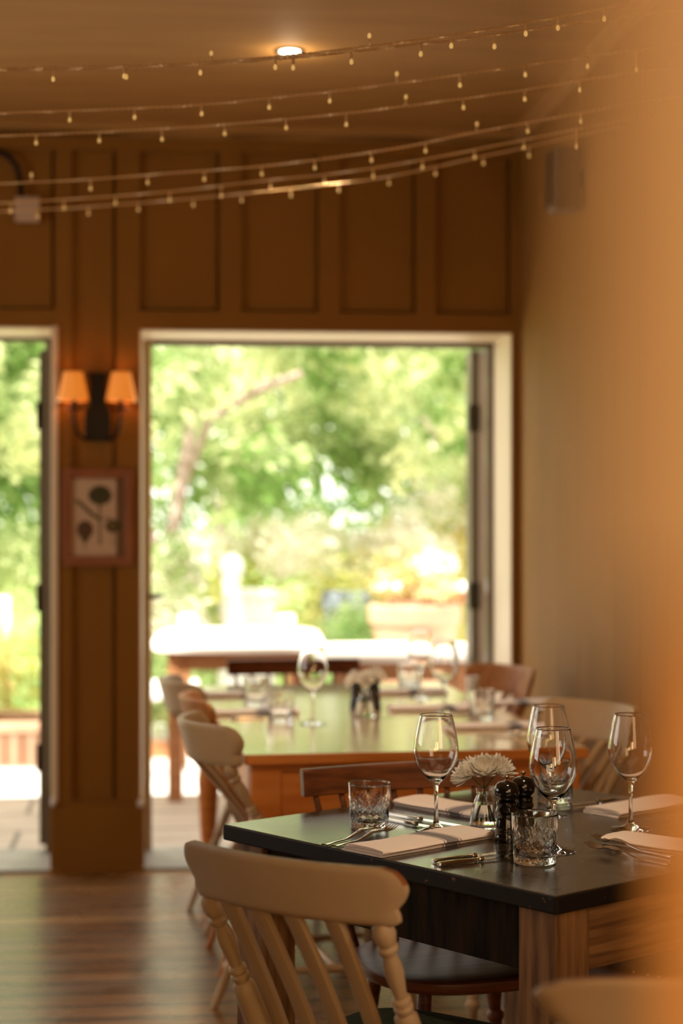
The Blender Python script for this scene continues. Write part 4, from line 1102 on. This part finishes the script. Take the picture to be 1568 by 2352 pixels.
def out_table(name, c, w, d, H, label, rot=0, top='outtop'):
    r_ = empty(name, (c[0], c[1], c[2]), rot); tag(r_, label, 'table', 'outdoor tables')
    a = MB()
    rings = [(H - .035, .98), (H - .03, 1), (H - .006, 1), (H, .985), (H + .0005, .02)]
    def fn(i, j):
        z, s_ = rings[i]; q = 2 * pi * j / 48; p_ = 5
        return (abs(cos(q)) ** (2 / p_) * (1 if cos(q) > 0 else -1) * w / 2 * s_, abs(sin(q)) ** (2 / p_) * (1 if sin(q) > 0 else -1) * d / 2 * s_, z)
    a.grid(len(rings), 48, fn, closed_v=True, cap=True); a.build('table_top', M[top], r_)
    for sx in (-1, 1):
        for sy in (-1, 1):
            a = MB(); x, y = sx * (w / 2 - .13), sy * (d / 2 - .13); a.box(x - .035, x + .035, y - .035, y + .035, 0, H - .035); a.build('leg', M['outwood'], r_, smooth=False, bevel=.004)
    a = MB()
    for b in ((-w / 2 + .11, w / 2 - .11, -d / 2 + .11, -d / 2 + .135), (-w / 2 + .11, w / 2 - .11, d / 2 - .135, d / 2 - .11), (-w / 2 + .11, -w / 2 + .135, -d / 2 + .13, d / 2 - .13), (w / 2 - .135, w / 2 - .11, -d / 2 + .13, d / 2 - .13)): a.box(*b, H - .12, H - .036)
    a.build('apron', M['outwood'], r_, smooth=False)
    return r_
out_table('garden_table', (-.53, 9.30, -.004), .86, 1.45, .75, 'pale-topped wooden garden table just outside the wide opening', R(3))
out_table('garden_table', (.27, 8.45, -.004), .78, .85, .75, 'second pale garden table, right behind the pine table flowers', R(3))
out_table('garden_table', (.75, 11.6, .105), 1.1, .7, .82, 'wooden terrace table with pale top behind the large terracotta pot', R(2))
for i, (px, lab) in enumerate(((432, 'small white pot on the left end of the pale garden table'), (657, 'small white pot on the right end of the pale garden table'))):
    p = U(px, 1440, 9.6); r_ = empty('table_pot', (p.x, 9.6, .748)); tag(r_, lab, 'pot', 'white pots on the garden table')
    a = MB(); a.lathe([(.0005, 0), (.036, 0), (.045, .01), (.05, .085), (.046, .09), (.0005, .082)], 20); a.build('pot_body', M['white'], r_)
# big terracotta pot with plant
def pot(loc, r, h, m, label, name='plant_pot'):
    r_ = empty(name, loc); tag(r_, label, 'pot', 'garden pots')
    a = MB(); a.lathe([(.0005, 0), (r * .62, 0), (r * .66, h * .03), (r * .92, h * .8), (r * .93, h * .84), (r, h * .85), (r * 1.02, h * .98), (r * .95, h), (r * .85, h), (r * .82, h * .9), (.0005, h * .9)], 32); a.build('pot_body', m, r_)
    a = MB(); a.lathe([(.0005, h * .90), (r * .81, h * .905), (.0005, h * .93)], 24); a.build('soil', M['soil'], r_)
pot((.43, 10.6, .105), .27, .74, M['terracotta'], 'large terracotta pot beyond the garden tables')
pot((.04, 11.5, .06), .17, .82, M['greymetal'], 'dark grey pot left of the large terracotta pot')
plant('potted_plant', (.43, 10.6, .80), blob(10, .22, .08, 31, .12, .16), 900, .05, 31, M['leafo'], 'golden leafy plant growing in the large terracotta pot', 'plant', None, blossom=(blob(8, .2, .06, 32, .08, .24), 260, .05, M['leafp']))
# pale stone ornament (baluster with ball) and block
r_ = empty('stone_ornament', (-.685, 11.2, .06)); tag(r_, 'pale stone baluster ornament with a ball top on the lawn', 'ornament')
a = MB(); a.lathe([(.0005, 0), (.11, 0), (.11, .04), (.07, .07), (.085, .28), (.055, .50), (.075, .72), (.05, .87), (.06, .91)], 24); a.build('baluster', M['stone'], r_)
a = MB(); a.lathe([(.04, .90), (.07, .94), (.08, .98), (.07, 1.03), (.03, 1.065), (.0005, 1.07)], 24); a.build('ball', M['stone'], r_)
r_ = empty('stone_block', (-.545, 11.5, .06)); tag(r_, 'pale square stone trough to the right of the baluster ornament', 'trough')
a = MB(); a.box(-.12, .12, -.15, .15, 0, .78); a.build('trough_body', M['stone'], r_, smooth=False, bevel=.01)
a = MB(); a.box(-.14, .14, -.17, .17, .78, .83); a.build('rim', M['stone'], r_, smooth=False, bevel=.01)
# white lantern post
r_ = empty('lantern_post', (.40, 14.0, .06)); tag(r_, 'white lantern on a slim white post in the garden', 'lamp post')
a = MB(); a.lathe([(.05, 0), (.05, .04), (.022, .08), (.020, 1.50), (.03, 1.52)], 14); a.build('post', M['white'], r_)
a = MB(); a.lathe([(.03, 1.52), (.055, 1.56), (.065, 1.80), (.07, 1.81), (.03, 1.90), (.01, 1.95), (.0005, 1.96)], 12); a.build('lantern', M['white'], r_)
# white notice board seen in the left opening
r_ = empty('notice_board', (-2.0, 10.6, .06)); tag(r_, 'white notice board on posts at the far left of the garden', 'sign')
x1_ = (25 - 784) / F * 10.6; 
r_.location.x = x1_ - .20
a = MB(); a.box(-.2, .2, -.015, .015, .56, .83); a.build('board', M['white'], r_, smooth=False, bevel=.005)
for sx in (-1, 1):
    a = MB(); a.box(sx * .17 - .015, sx * .17 + .015, .015, .045, 0, .82); a.build('post', M['outwood'], r_, smooth=False)
# garden chairs: pale, around outdoor table (low part visible left of the chairs)
r_ = empty('garden_bench', (-.98, 9.9, -.004), R(95)); tag(r_, 'pale slatted garden bench left of the garden table', 'bench')
a = MB()
for k in range(4): a.box(-.45, .45, -.2 + k * .1, -.12 + k * .1, .40, .43)
a.build('seat_slats', M['white'], r_, smooth=False, bevel=.004)
for sx in (-1, 1):
    for sy in (-1, 1):
        a = MB(); a.box(sx * .4 - .025, sx * .4 + .025, sy * .16 - .025, sy * .16 + .025, 0, .40); a.build('leg', M['white'], r_, smooth=False)
